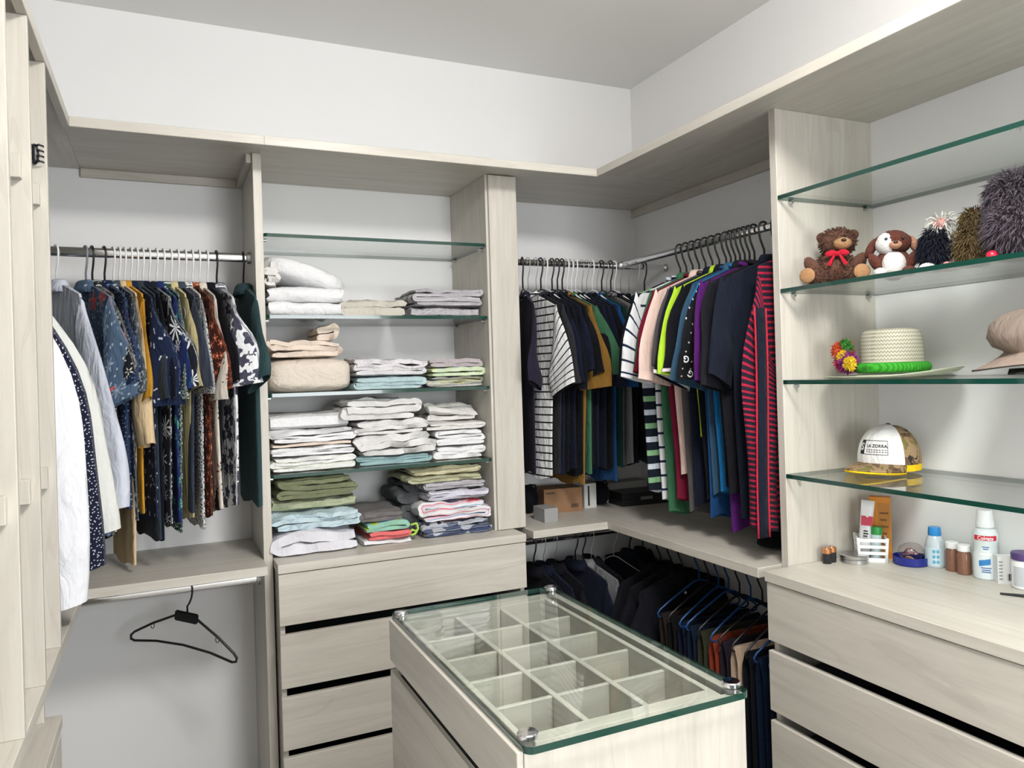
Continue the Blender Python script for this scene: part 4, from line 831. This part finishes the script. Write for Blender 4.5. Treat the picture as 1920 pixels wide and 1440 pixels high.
# ---------------------------------------------------------------- plush toys
def fur_disp(fr, am, seed):
    return lambda v: 1+am*(noise.noise(v*fr+Vector((seed, 0, 0)))+.6*noise.noise(v*fr*2.3+Vector((0, seed, 0))))
def plush(name, colr, col2):
    b = NB(name); tc = b.n('ShaderNodeTexCoord').outputs['Object']; n1 = b.noise(tc, 160, 4, .7); n2 = b.noise(tc, 420, 2)
    return b.pbsdf(b.mix(b.math('MULTIPLY_ADD', n1, 2.2, -.6), colr, col2), .95, 0, b.math('ADD', n1, n2), .9, .004, Sheen_Weight=.05, Specular_IOR_Level=.2)
def P(t, name, c, r, mat, rot=None, d=None, parent=None, nu=20, nv=12):
    v, f = ell(c, r, nu, nv, rot, d); return mk(name, v, f, mat, parent or t)
def shag(t, name, srcs, n, ln, mat, seed=0, w=.0022, droop=.5, zmin=.001):
    """loose yarn fur growing from ellipsoids"""
    rnd = random.Random(seed); vs, fs = [], []
    for (c, r, share) in srcs:
        for _ in range(int(n*share)):
            while True:
                d = Vector((rnd.gauss(0, 1), rnd.gauss(0, 1), rnd.gauss(0, 1)))
                if d.length > .1: d.normalize(); break
            p = Vector((c[0]+d.x*r[0], c[1]+d.y*r[1], c[2]+d.z*r[2])); nn = Vector((d.x/r[0], d.y/r[1], d.z/r[2])).normalized()
            g = (nn+Vector((rnd.gauss(0, .35), rnd.gauss(0, .35), rnd.gauss(0, .35)-droop))).normalized(); s = g.cross(Vector((rnd.gauss(0, 1), rnd.gauss(0, 1), rnd.gauss(0, 1)))).normalized()*w*rnd.uniform(.7, 1.3)
            L_ = ln*rnd.uniform(.6, 1.25); q0 = p-nn*.003; q1 = p+g*L_*.5+Vector((0, 0, .1*L_)); q2 = p+g*L_+Vector((rnd.gauss(0, .12), rnd.gauss(0, .12), -.25*droop))*L_
            if zmin is not None: q1.z = max(q1.z, zmin); q2.z = max(q2.z, zmin+.0005)
            i = len(vs); vs += [q0-s, q0+s, q1-s*.8, q1+s*.8, q2]; fs += [(i, i+1, i+3, i+2), (i+2, i+3, i+4)]
    o = mk(name, vs, fs, mat, t, True); o['kind'] = 'stuff'; return o
ZR2 = RZ[1]+GT
BR = plush('brown_fur', (.085, .036, .023), (.155, .074, .048)); TAN = plush('tan_suede', (.36, .19, .085), (.42, .24, .12)); RED = fab('red_ribbon', (.42, .012, .03), coord='Object')
tb = thing('teddy_bear', 'brown teddy bear with a red bow sitting by the partition', 'plush toy', (1.765, 1.585, ZR2+.001), math.radians(-50)); tb.scale = (1.16, 1.16, 1.10)
fd = fur_disp(5, .05, 2)
P(tb, 'torso', (0, .005, .045), (.046, .042, .046), BR, None, fd); P(tb, 'head', (.006, 0, .112), (.042, .039, .037), BR, Matrix.Rotation(.12, 3, 'Y'), fd)
hd = [c for c in tb.children if c.name.startswith('head')][0]
P(tb, 'muzzle', (.018, -.034, .104), (.021, .018, .016), TAN, parent=hd); P(tb, 'nose', (.022, -.052, .110), (.006, .004, .004), M_BLACK, parent=hd)
for s in (-1, 1):
    P(tb, 'ear', (.006+s*.036, .012, .132), (.013, .009, .013), BR, None, fd, parent=hd); P(tb, 'eye', (.010+s*.014, -.034, .124), (.0035, .003, .0035), M_BLACK, parent=hd)
    P(tb, 'arm', (s*.050, -.018, .048), (.017, .022, .034), BR, Matrix.Rotation(s*.5, 3, 'Y'), fd)
    lg = P(tb, 'leg', (s*.042, -.048, .021), (.022, .046, .020), BR, Matrix.Rotation(s*.35, 3, 'Z'), fd); P(tb, 'foot_pad', (s*.060, -.092, .022), (.019, .007, .019), TAN, Matrix.Rotation(s*.35, 3, 'Z'), parent=lg)
shag(tb, 'fur', [((0, .005, .045), (.046, .042, .046), .4), ((.006, 0, .112), (.041, .038, .037), .4), ((.042, -.048, .021), (.022, .044, .020), .1), ((-.042, -.048, .021), (.022, .044, .020), .1)], 2600, .008, BR, 3, .0012, .2)
bw = P(tb, 'bow_knot', (.006, -.042, .078), (.008, .006, .007), RED)
for s in (-1, 1):
    v, f = ell((0, 0, 0), (.013, .005, .008)); v = [Matrix.Rotation(s*.3, 3, 'Y') @ p+Vector((.006+s*.015, -.042, .080)) for p in v]; mk('bow_loop', v, f, RED, bw)
    v, f = loft([[Vector((.006+s*.002, -.044, .077)), Vector((.006+s*.009, -.044, .075))], [Vector((.006+s*.010, -.048, .060)), Vector((.006+s*.018, -.047, .060))], [Vector((.006+s*.015, -.046, .047)), Vector((.006+s*.024, -.045, .051))]], False); mk('bow_tail', v, f, RED, bw)
# brown and white puppy-like plush (plain toy)
WF = plush('white_fur', (.70, .68, .66), (.80, .79, .78)); CB = plush('chestnut_fur', (.085, .022, .014), (.14, .045, .03)); SK = plush('rosy_tan', (.45, .22, .13), (.52, .28, .18))
pp = thing('plush_puppy', 'brown and white plush puppy between the teddy bear and the yarn doll', 'plush toy', (1.79, 1.415, ZR2), math.radians(-48))
P(pp, 'torso', (0, .005, .040), (.046, .040, .044), CB, None, fd); P(pp, 'belly', (0, -.022, .038), (.030, .024, .034), WF); h2 = P(pp, 'head', (0, -.004, .096), (.046, .038, .034), CB, None, fd); P(pp, 'face_patch', (-.012, -.0070, .0945), (.0325, .0360, .0315), WF, parent=h2); P(pp, 'muzzle', (.004, -.040, .086), (.016, .014, .011), SK, parent=h2); P(pp, 'nose', (.004, -.053, .091), (.006, .004, .004), M_BLACK, parent=h2)
for s in (-1, 1):
    P(pp, 'eye', (s*.020+.002, -.0405, .103), (.004, .003, .004), M_BLACK, parent=h2); P(pp, 'ear', (s*.052, .008, .088), (.012, .018, .030), SK if s > 0 else CB, Matrix.Rotation(s*-.5, 3, 'Y'), parent=h2)
    P(pp, 'arm', (s*.044, -.020, .045), (.014, .016, .028), CB, Matrix.Rotation(s*.5, 3, 'Y'), fd); P(pp, 'foot', (s*.034, -.040, .014), (.018, .028, .014), WF if s < 0 else CB)
# yarn doll
YB_, YW_, YP_ = fab('black_yarn', (.010, .012, .022), coord='Object'), fab('white_yarn', (.70, .70, .66), coord='Object'), fab('pink_yarn', (.72, .34, .30), coord='Object')
yd = thing('yarn_doll', 'black and white yarn doll with pink head and feet', 'plush toy', (1.80, 1.30, ZR2), math.radians(-45))
P(yd, 'torso', (0, 0, .062), (.030, .028, .046), YB_); P(yd, 'head', (.012, -.004, .124), (.018, .018, .016), YP_)
shag(yd, 'black_fringe', [((0, -.002, .062), (.032, .030, .048), 1)], 1500, .022, YB_, 5, .0016, .9); shag(yd, 'white_fringe', [((.036, -.004, .060), (.012, .014, .052), .6), ((.014, .0, .126), (.022, .022, .016), .4)], 750, .022, YW_, 6, .0016, .6)
for s in (-1, 1): P(yd, 'foot', (s*.022, -.020, .013), (.020, .022, .013), YW_ if s < 0 else YP_)
sh1 = thing('shaggy_toy', 'small olive brown shaggy toy beside the grey one', 'plush toy', (1.80, 1.20, ZR2), 0)
OM = plush('olive_fur', (.10, .065, .022), (.17, .12, .05)); P(sh1, 'torso', (0, 0, .058), (.029, .029, .054), OM); P(sh1, 'head', (.004, -.004, .118), (.024, .024, .020), OM); shag(sh1, 'fur', [((0, 0, .058), (.031, .031, .056), .7), ((.004, -.004, .118), (.025, .025, .021), .3)], 2600, .020, OM, 8, .0014, .7)
sh2 = thing('shaggy_toy', 'big grey-mauve shaggy toy with a red bead', 'plush toy', (1.80, 1.075, ZR2), 0)
GM = plush('mauve_grey_fur', (.075, .060, .075), (.14, .115, .14)); P(sh2, 'torso', (0, 0, .075), (.075, .066, .074), GM); P(sh2, 'head', (.0, .015, .150), (.056, .052, .045), GM); shag(sh2, 'fur', [((0, 0, .075), (.078, .068, .076), .6), ((.0, .015, .150), (.058, .054, .047), .4)], 6500, .028, GM, 9, .0015, .5); P(sh2, 'bead', (-.078, .030, .012), (.012, .012, .012), plain('red_bead', (.5, .01, .04), .3))
# ---------------------------------------------------------------- hats
ZR3, ZR4 = RZ[2]+GT, RZ[3]+GT
b = NB('straw_weave'); tc = b.n('ShaderNodeTexCoord').outputs['UV']; sp = b.n('ShaderNodeSeparateXYZ', i_0=tc)
zz = b.math('ABSOLUTE', b.math('SUBTRACT', b.math('FRACT', b.math('MULTIPLY', sp.outputs[0], 120.0)), .5)); rr = b.math('FRACT', b.math('ADD', b.math('MULTIPLY', sp.outputs[1], 125.0), b.math('MULTIPLY', zz, 1.0)))
ln = b.math('LESS_THAN', rr, .26); STR = b.pbsdf(b.mix(ln, (.53, .50, .40), (.20, .20, .14)), .6, 0, b.math('SUBTRACT', 1.0, ln), .6, .002)
b = NB('straw_brim'); tc = b.n('ShaderNodeTexCoord').outputs['UV']; sp = b.n('ShaderNodeSeparateXYZ', i_0=tc)
rr = b.math('FRACT', b.math('MULTIPLY', sp.outputs[1], 90.0)); ln = b.math('LESS_THAN', rr, .35); STB = b.pbsdf(b.mix(ln, (.48, .49, .37), (.25, .33, .22)), .6, 0, ln, .5, .002)
ht = thing('straw_hat', 'straw hat with a green band and coloured pompoms', 'hat', (1.865, 1.49, ZR3)); ht.scale = (1.06, 1.06, 1.30)
prof = [(.080, .012), (.079, .03), (.077, .06), (.074, .085), (.070, .098), (.062, .104), (.05, .105), (.0, .1055)]
v, f = lathe(prof, 40); mk('crown', v, f, STR, ht, True, [(math.atan2(p.y, p.x)/(2*PI)*.5, p.z if Vector((p.x, p.y)).length > .06 else .11+p.z*.1) for p in v])
rg, uv = [], []
for r_, zl, up_ in ((.078, .014, 0), (.10, .010, .002), (.125, .008, .006), (.150, .008, .016), (.166, .010, .028), (.167, .007, .028), (.150, .004, .014), (.120, .003, .004), (.078, .008, 0)):
    ring = []
    for k in range(48):
        a = 2*PI*k/48; lift = .55*max(0, math.cos(a+1.2))**2; z_ = zl*.6+up_*lift
        ring.append(Vector((r_*math.cos(a), r_*math.sin(a), max(.0015, z_)))); uv.append((a/(2*PI), r_))
    rg.append(ring)
v, f = loft(rg); mk('brim', v, f, STB, ht, True, uv)
GRN = fab('green_braid', (.045, .36, .03), [('vstripe', .008, .4, (.03, .22, .02))], coord='Object'); v, f = tube([(.084*math.cos(a), .084*math.sin(a), .022) for a in [2*PI*k/40 for k in range(40)]], .011, 8, closed=True); mk('hat_band', v, f, GRN, ht)
pm = [((-.075, .085, .040), .026, (.48, .012, .07)), ((-.052, .102, .066), .020, (.62, .13, .05)), ((-.098, .055, .034), .024, (.20, .02, .16)), ((-.102, .066, .045), .015, (.75, .55, .02)), ((-.115, .034, .032), .015, (.70, .50, .03)), ((-.078, .080, .068), .018, (.05, .22, .04)), ((-.090, .092, .062), .018, (.60, .10, .04))]
for i, (c, r, cl_) in enumerate(pm):
    m_ = fab('pompom_yarn_%d' % i, cl_, coord='Object'); o = P(ht, 'pompom', c, (r*.8, r*.8, r*.8), m_); shag(o, 'yarn_tuft', [(c, (r*.8, r*.8, r*.8), 1)], 420, r*.45, m_, 20+i, .0013, 0.0, None)
# taupe peaked cap lying on a dark visor
TP = fab('taupe_twill', (.30, .235, .195), coord='Object', bump=.4); TPD = fab('dark_taupe', (.06, .05, .045), coord='Object')
tc_ = thing('peaked_cap', 'taupe fabric cap with a floppy crown and wide brim', 'cap', (1.875, 1.065, ZR3+.016), math.radians(20)); tc_.scale = (1, 1, .92)
rg = []
for q, r_, z_ in ((0, .088, .045), (.1, .092, .055), (.2, .112, .068), (.35, .122, .092), (.5, .118, .115), (.65, .10, .134), (.8, .07, .145), (.92, .035, .150), (1, .004, .151)):
    rg.append([Vector((r_*math.cos(a)*(1+.05*math.sin(3*a+q*6)), r_*1.1*math.sin(a), z_+.006*math.sin(2*a+q*4)+.004*math.sin(7*a))) for a in [2*PI*k/36 for k in range(36)]])
v, f = loft(rg); mk('crown', v, f, TP, tc_)
rg = [[Vector((r_*math.cos(a), r_*1.1*math.sin(a), z_+(.012*math.sin(2*a+1))*(r_-.088)*12)) for a in [2*PI*k/36 for k in range(36)]] for r_, z_ in ((.088, .048), (.100, .036), (.125, .020), (.150, .009), (.151, .006), (.125, .016), (.098, .032), (.086, .044))]
v, f = loft(rg); br_ = mk('brim', v, f, TP, tc_); v, f = tube([rg[3][k]+Vector((0, 0, -.001)) for k in range(36)], .0022, 6, closed=True); mk('brim_edge', v, f, TPD, br_)
dv = thing('dark_visor_cap', 'flat dark cap visor lying under the taupe cap', 'cap', (1.865, 1.085, ZR3+.0105), math.radians(-65)); v, f = visor(.07, .075, 70, .004, .003, .003); mk('visor', v, f, fab('graphite_twill', (.03, .03, .032), coord='Object'), dv); v, f = lathe([(.069, .0), (.067, .008), (.05, .009), (0, .0092)], 30); mk('flat_crown', v, f, fab('graphite_twill', (.03, .03, .032), coord='Object'), dv)
# trucker cap
b = NB('camouflage'); tc = b.n('ShaderNodeTexCoord').outputs['Object']; n1 = b.noise(tc, 32, 2, .5, 1.0); n2 = b.noise(b.n('ShaderNodeMapping', i_Vector=tc, i_Location=(3, 1, 2)).outputs[0], 26, 2, .5, 1.0)
c_ = b.mix(b.math('GREATER_THAN', n1, .53), (.30, .20, .105), (.12, .065, .03)); c_ = b.mix(b.math('GREATER_THAN', n2, .60), c_, (.16, .14, .035)); c_ = b.mix(b.math('LESS_THAN', n2, .36), c_, (.022, .018, .018)); CAMO = b.pbsdf(c_, .9)
YEL = fab('yellow_lining', (.80, .52, .01), coord='Object'); WFR = fab('white_foam', (.80, .79, .78), coord='Object', bump=.1)
tk = thing('trucker_cap', 'white fronted cap with camouflage visor and yellow lining', 'cap', (1.905, 1.540, ZR4+.0245), math.radians(-82))
RC_, HC_ = .082, .112
def dome(a, q):   # a azimuth, q 0 rim .. 1 crown
    ph = q*PI/2; rr = math.cos(ph)**.80 if q < 1 else 0; fr = max(0, math.cos(a+PI/2)); return Vector((RC_*rr*math.cos(a), RC_*1.10*rr*math.sin(a)*(1+.05*fr*math.sin(ph*2)), HC_*math.sin(ph)**(.92)+.004*fr))
NA, NQ = 48, 14
def dome_part(a0, a1, n, off=0.0):
    rg = [[dome(a0+(a1-a0)*k/n, j/NQ)*(1+off) for k in range(n+1)] for j in range(NQ)]+[[dome(0, .9999)*(1+off)]*(n+1)]
    return loft(rg, False)
v, f = dome_part(math.radians(-90-62), math.radians(-90+62), 24); fp = mk('front_panel', v, f, WFR, tk)
v, f = dome_part(math.radians(-90+62), math.radians(270-62), 40); mk('back_panels', v, f, CAMO, tk)
v, f = ell((0, 0, HC_+.002), (.007, .007, .004)); mk('top_button', v, f, CAMO, tk)
v, f = loft([[Vector((RC_*1.01*math.cos(a), RC_*1.11*math.sin(a), z_)) for a in [2*PI*k/40 for k in range(40)]] for z_ in (-.014, .004)]); mk('sweatband', v, f, YEL, tk)
def tvisor(th0, th1):
    rows_ = []; n = 26; m = 7
    for j in range(m+1):
        q = j/m; row = []
        for k in range(n+1):
            a = math.radians(-90-66+132*k/n); c = math.cos((a+PI/2)*(90/66)*.97); ext = .092*max(0, c)**.65*q; x = math.cos(a)*RC_*1.0; y = math.sin(a)*RC_*1.1-ext
            row.append(Vector((x*(1+.05*q*(1-abs(c))), y, .006-.010*q-.014*(x/RC_)**2*(.3+.7*q))))
        rows_.append(row)
    return loft([[p+Vector((0, 0, th1)) for p in r] for r in rows_]+[[p+Vector((0, 0, th0)) for p in r] for r in rows_[::-1]], False)
v, f = tvisor(.0, .003); vz = mk('visor', v, f, CAMO, tk); v, f = tvisor(-.0055, -.0005); mk('visor_underside', v, f, YEL, vz)
def on_dome(x, z, lift): # flat label coordinates -> front of the dome
    a = -PI/2+x/RC_; q = math.asin(min(.98, max(0, z/HC_)))/(PI/2); p = dome(a, q); nn = Vector((p.x, p.y, p.z*.5)).normalized(); return p+nn*lift
def patch(rects, mat, lift, nm):
    parts = []
    for x0, x1, z0, z1 in rects:
        nx, nz = max(2, int((x1-x0)/.004)), max(1, int((z1-z0)/.004)); rg = [[on_dome(lerp(x0, x1, k/nx), lerp(z0, z1, j/nz), lift) for k in range(nx+1)] for j in range(nz+1)]; parts.append(loft(rg, False))
    v, f = join(parts); return mk(nm, v, f, mat, fp)
PRT = plain('black_print', (.012, .012, .012), .7); cx, cz, hw, hh = .004, .046, .043, .020
patch([(cx-hw, cx+hw, cz+hh-.0013, cz+hh), (cx-hw, cx+hw, cz-hh, cz-hh+.0013), (cx-hw, cx-hw+.0013, cz-hh, cz+hh), (cx+hw-.0013, cx+hw, cz-hh, cz+hh)], PRT, .0012, 'label_frame')
patch([(cx-hw, cx-hw+.017, cz-hh, cz+hh)], PRT, .001, 'label_block')
def dome_text(s, x, z, size, mat, lift=.0016, sx=1.0):
    v, f = text_mesh(s, size, True); v = [on_dome(x+p.x*sx, z+p.y, lift) for p in v]; return mk('lettering', v, f, mat, fp, False)
dome_text('S', cx-hw+.0085, cz, .028, plain('white_print', (.75, .75, .75), .7), .0019); dome_text('LA ZORRA', cx+.0115, cz+.004, .0125, PRT, .0016, 1.0)
patch([(cx-.018+.0075*i, cx-.013+.0075*i, z_-.0009, z_+.0009) for z_ in (cz-.0065, cz-.0122) for i in range(8)], PRT, .0014, 'print_lines')
# ---------------------------------------------------------------- toiletries on the right worktop
Z = ZS1
def LT(t, name, prof, mat, n=28, at=(0, 0), c0=True, c1=True, ang=35):
    v, f = lathe(prof, n, c0, c1); v = [p+Vector((at[0], at[1], 0)) for p in v]; return mk(name, v, f, mat, t, True, ang=ang)
COP = plain('copper_band', (.62, .27, .12), .3, .9)
for (x, y, lb) in ((1.764, 1.648, 'copper topped battery standing alone in front'), (1.790, 1.654, 'copper topped battery beside the silver tin')):
    t = thing('battery', lb, 'battery', (x, y, Z)); LT(t, 'battery_body', [(.0125, 0), (.013, .001), (.013, .030)], plain('battery_black', (.015, .016, .02), .25)); LT(t, 'copper_band', [(.01305, .030), (.01305, .043), (.0115, .045), (.006, .0455)], COP); LT(t, 'terminal', [(.005, .0455), (.005, .048), (.004, .0485)], M_STEEL, 14)
t = thing('round_tin', 'flat round silver tin', 'tin', (1.842, 1.618, Z)); LT(t, 'tin_base', [(.038, 0), (.039, .001), (.039, .012), (.0375, .013)], M_STEEL); LT(t, 'tin_lid', [(.0395, .0135), (.040, .0145), (.040, .0225), (.037, .025), (.030, .0245), (.0, .0245)], M_STEEL, c1=False)
# basket
bk = thing('plastic_basket', 'white plastic slotted basket holding tubes', 'basket', (1.905, 1.612, Z), math.radians(-42)); bk.scale = (1, 1, 1.1)
W_, D_, H_ = .036, .036, .064
LT(bk, 'basket_floor', [(.0, .001), (.001, .001)], M_WHITEP, 8) if False else None
v, f = boxes_mesh([(-W_, W_, -D_, D_, 0, .003)]); mk('basket_floor', v, f, M_WHITEP, bk, False)
for (ax, s) in (('x', 1), ('x', -1), ('y', 1), ('y', -1)):
    for z0, z1 in ((.003, .012), (.021, .029), (.038, .046), (.055, .064)):
        e = W_*(1+.10*(z0/H_))
        r_ = (s*e-.0015, s*e+.0015, -e, e, z0, z1) if ax == 'x' else (-e, e, s*e-.0015, s*e+.0015, z0, z1)
        v, f = boxes_mesh([r_]); mk('basket_slat', v, f, M_WHITEP, bk, False)
for sx in (-1, 1):
    for sy in (-1, 1):
        v, f = tube([(sx*W_, sy*W_, 0), (sx*W_*1.05, sy*W_*1.05, .035), (sx*W_*1.1, sy*W_*1.1, H_+.002)], .0042, 8); mk('basket_post', v, f, M_WHITEP, bk)
def sqtube(t, name, w0, d0, h, mat, z0=0.0):
    """crimped tube: flat at the top, round at the bottom"""
    rg = []
    for j in range(9):
        q = j/8; a_, b_ = lerp(w0*.85, w0, q), lerp(d0, .0012, q**1.6); rg.append([Vector((a_*math.cos(2*PI*k/20), b_*math.sin(2*PI*k/20), z0+h*q)) for k in range(20)])
    v, f = loft(rg, True, True, True); return mk(name, v, f, mat, t)
def tilt(o, rx, ry, rz): o.rotation_euler = (rx, ry, rz)
t = thing('toothpaste_tube', 'white tube with a red band leaning in the basket', 'tube', (1.888, 1.625, Z+.004)); t.scale = (1, 1, 1.28); tilt(t, 0, .10, math.radians(-40)); sqtube(t, 'tube_body', .019, .012, .118, plain('tube_white', (.72, .72, .74), .3), .018); LT(t, 'tube_cap', [(.010, .0), (.010, .017)], M_WHITEP, 16)
v, f = loft([[Vector((x_, -.0112, z_)) for x_ in (-.016, 0, .016)] for z_ in (.078, .100)], False); mk('red_band', [p+Vector((0, .004*(p.z-.078)/.022+.0015, 0)) for p in v], f, plain('red_print', (.50, .012, .05), .4), t, False)
v, f = boxes_mesh([(-.008, .006-.002*(i % 2), -.0120, -.0114, .046+.006*i, .049+.006*i) for i in range(4)]); mk('print_marks', v, f, PRT, t, False)
t = thing('cream_tube', 'clear tube with a green cap standing in the basket', 'tube', (1.912, 1.602, Z+.004)); t.scale = (1, 1, 1.12); tilt(t, 0, .05, math.radians(-45)); LT(t, 'tube_body', [(.014, 0), (.0145, .002), (.0145, .066)], plain('pale_blue_tube', (.55, .66, .70), .25), 20); LT(t, 'tube_cap', [(.016, .066), (.016, .085), (.0155, .086)], plain('green_cap', (.015, .26, .05), .35), 20)
t = thing('orange_carton', 'tall orange carton behind the white basket', 'box', (1.955, 1.618, Z), math.radians(-52)); t.scale = (1.15, 1, 1.36); v, f = boxes_mesh([(-.026, .026, -.015, .015, 0, .135)]); mk('carton', v, f, plain('orange_card', (.62, .22, .015), .5), t, False)
v, f = boxes_mesh([(-.004, .024, -.0156, -.015, .03, .122)]); mk('printed_panel', v, f, plain('ochre_card', (.42, .17, .02), .5), t, False)
for i, z_ in enumerate((.10, .085, .07, .055)):
    v, f = boxes_mesh([(.0, .020-.004*(i % 2), -.0161, -.0156, z_-.002, z_+.002)]); mk('print_line', v, f, plain('brown_print', (.16, .06, .01), .6), t, False)
# blue dish with a bag
t = thing('blue_dish', 'round dark blue plastic dish', 'dish', (1.958, 1.520, Z)); LT(t, 'dish_rim', [(.044, 0), (.047, .003), (.048, .024), (.0465, .0245), (.0455, .006), (.0, .004)], plain('cobalt_plastic', (.012, .022, .22), .3), 36, c1=False)
t = thing('plastic_bag', 'clear bag with a reddish cable in the blue dish', 'bag', (1.962, 1.522, Z+.0065)); o = P(t, 'bag_film', (0, 0, .028), (.036, .036, .026), glass('thin_film', (.90, .88, .88), .06, .08), None, fur_disp(3, .12, 4)); v, f = tube([(.022*math.cos(a)*(1-.02*k), .022*math.sin(a)*(1-.02*k), .016+.004*math.sin(2*a)+.0012*k) for k, a in enumerate([PI*j/5 for j in range(16)])], .0022, 6); mk('cable', v, f, plain('mauve_cable', (.28, .10, .11), .5), t)
t = thing('coin_medal', 'small round copper coin in the blue dish', 'coin', (1.930, 1.502, Z+.020)); v, f = lathe([(.013, -.001), (.013, .001)], 22, True, True); v = [Matrix.Rotation(math.radians(55), 3, 'Y') @ Matrix.Rotation(math.radians(-10), 3, 'X') @ p for p in v]; mk('coin_disc', v, f, plain('pink_copper', (.62, .36, .26), .4, .4), t, ang=30)
v, f = lathe([(.0085, -.0013), (.0085, .0013)], 18, True, True); v = [Matrix.Rotation(math.radians(55), 3, 'Y') @ Matrix.Rotation(math.radians(-10), 3, 'X') @ p for p in v]; mk('coin_relief', v, f, plain('pale_copper', (.70, .46, .36), .4, .4), t, ang=30)
# bottles
CLR = glass('clear_plastic', (.86, .90, .92), .06, .05)
t = thing('blue_capped_bottle', 'small clear bottle with a bright blue cap', 'bottle', (1.992, 1.468, Z)); t.scale = (1, 1, 1.24); LT(t, 'bottle_body', [(.024, 0), (.026, .002), (.026, .048), (.022, .064), (.016, .072)], plain('milky_plastic', (.50, .56, .60), .25)); LT(t, 'cap', [(.0165, .072), (.0175, .074), (.0160, .090), (.0150, .091)], plain('sky_cap', (.02, .24, .62), .3)); LT(t, 'bottle_label', [(.0263, .006), (.0263, .046)], plain('pale_label', (.55, .68, .74), .5), c0=False, c1=False)
for i in range(6):
    a = math.radians(-150+(i % 2)*22); z_ = .014+.012*(i//2); v, f = lathe([(0, 0), (.0042, 0)], 12); v = [Vector((.0266*math.cos(a+p.x/.026), .0266*math.sin(a+p.x/.026), z_+p.y)) for p in v]; mk('label_mark', v, f, plain('blue_mark', (.12, .36, .55), .5), t)
for (x, y, lb) in ((1.990, 1.414, 'brown glass jar with white cap beside the blue capped bottle'), (1.984, 1.376, 'brown glass jar with white cap beside the mouthwash bottle')):
    t = thing('brown_jar', lb, 'jar', (x, y, Z)); t.scale = (1, 1, 1.2); LT(t, 'jar_body', [(.0165, 0), (.018, .002), (.018, .044), (.016, .050), (.0135, .053)], plain('brown_liquid', (.20, .095, .06), .12)); LT(t, 'jar_cap', [(.0165, .053), (.0168, .054), (.0168, .066), (.0155, .067)], M_WHITEP)
t = thing('mouthwash_bottle', 'white mouthwash bottle with red logo', 'bottle', (1.995, 1.322, Z), 0); t.scale = (.92, .92, 1.1)
MW = plain('frosted_white', (.66, .72, .74), .25); LT(t, 'bottle_body', [(.030, 0), (.033, .003), (.033, .060), (.030, .066), (.030, .088), (.033, .094), (.033, .108), (.027, .120), (.020, .124)], MW, 32); LT(t, 'measuring_cap', [(.022, .124), (.024, .126), (.024, .138), (.022, .142), (.020, .166), (.019, .167)], plain('cap_white', (.74, .76, .78), .3), 32)
def band(z0, z1, a0, a1, r, mat, nm, par, slant=0.0):
    rg = [[Vector((r*math.cos(a0+(a1-a0)*k/12), r*math.sin(a0+(a1-a0)*k/12), z_+slant*(k/12-.5))) for k in range(13)] for z_ in (z0, z1)]; v, f = loft(rg, False); return mk(nm, v, f, mat, par)
A0 = math.radians(-146)
band(.096, .108, A0-.95, A0+.95, .0335, plain('logo_red', (.55, .01, .03), .4), 'logo_band', t); band(.060, .066, A0-.5, A0+.5, .0336, M_WHITEP, 'label_panel', t)
band(.036, .050, A0-.55, A0+.35, .0335, plain('label_blue', (.03, .20, .50), .4), 'blue_flash', t, .006)
v, f = text_mesh('Colgate', .0135, True); mk('lettering', [Vector((.0339*math.cos(A0+p.x/.0335), .0339*math.sin(A0+p.x/.0335), .1015+p.y)) for p in v], f, plain('white_print', (.75, .75, .75), .7), t, False)
for i, (zc_, ha, rr_) in enumerate(((.080, .30, .0303), (.075, .22, .0303), (.030, .40, .0335), (.025, .32, .0335), (.020, .36, .0335))):
    band(zc_-.0012, zc_+.0012, A0-ha, A0+ha, rr_, plain('blue_print', (.04, .12, .35), .6), 'print_line', t)
t = thing('medicine_box', 'small white printed box beside the mouthwash', 'box', (1.992, 1.270, Z), math.radians(-35)); v, f = boxes_mesh([(-.022, .022, -.012, .012, 0, .072)]); mk('carton', v, f, plain('white_carton_board', (.68, .68, .68), .5), t, False)
v, f = boxes_mesh([(.002+i*.0022, .002+i*.0022+.0012*(1+i % 2)*.8, -.0124, -.012, .008, .026) for i in range(7)]); mk('bar_marks', v, f, PRT, t, False)
v, f = boxes_mesh([(-.019, -.010, -.0124, -.012, .01+.009*i, .014+.009*i) for i in range(6)]); mk('print_lines', v, f, plain('grey_print', (.30, .30, .32), .6), t, False)
t = thing('supplement_jar', 'white jar with purple lid and dark label', 'jar', (1.985, 1.215, Z)); t.scale = (1, 1, 1.12); LT(t, 'jar_body', [(.026, 0), (.029, .003), (.029, .060), (.026, .066)], M_WHITEP); LT(t, 'jar_lid', [(.029, .066), (.030, .067), (.030, .080), (.028, .082)], plain('purple_lid', (.075, .04, .16), .4)); band(.008, .052, A0-1.0, A0+.2, .0293, plain('pale_print', (.52, .54, .58), .5), 'label_panel', t); band(.008, .052, A0+.2, A0+1.0, .0293, plain('label_dark', (.03, .03, .035), .5), 'dark_label', t); band(.022, .032, A0+.2, A0+1.0, .0295, plain('label_orange', (.55, .25, .05), .5), 'label_stripe', t)
t = thing('tweezers', 'black handled tweezers on the worktop', 'tweezers', (1.905, 1.175, Z+.001), math.radians(-55))
for s in (-1, 1):
    v, f = boxes_mesh([(-.045, .045, s*.004-.003, s*.004+.003, 0, .004)]); v = [Vector((p[0], p[1]*(1.6 if p[0] > 0 else .35), p[2])) for p in v]; mk('tweezer_arm', v, f, M_BLACK, t, False)
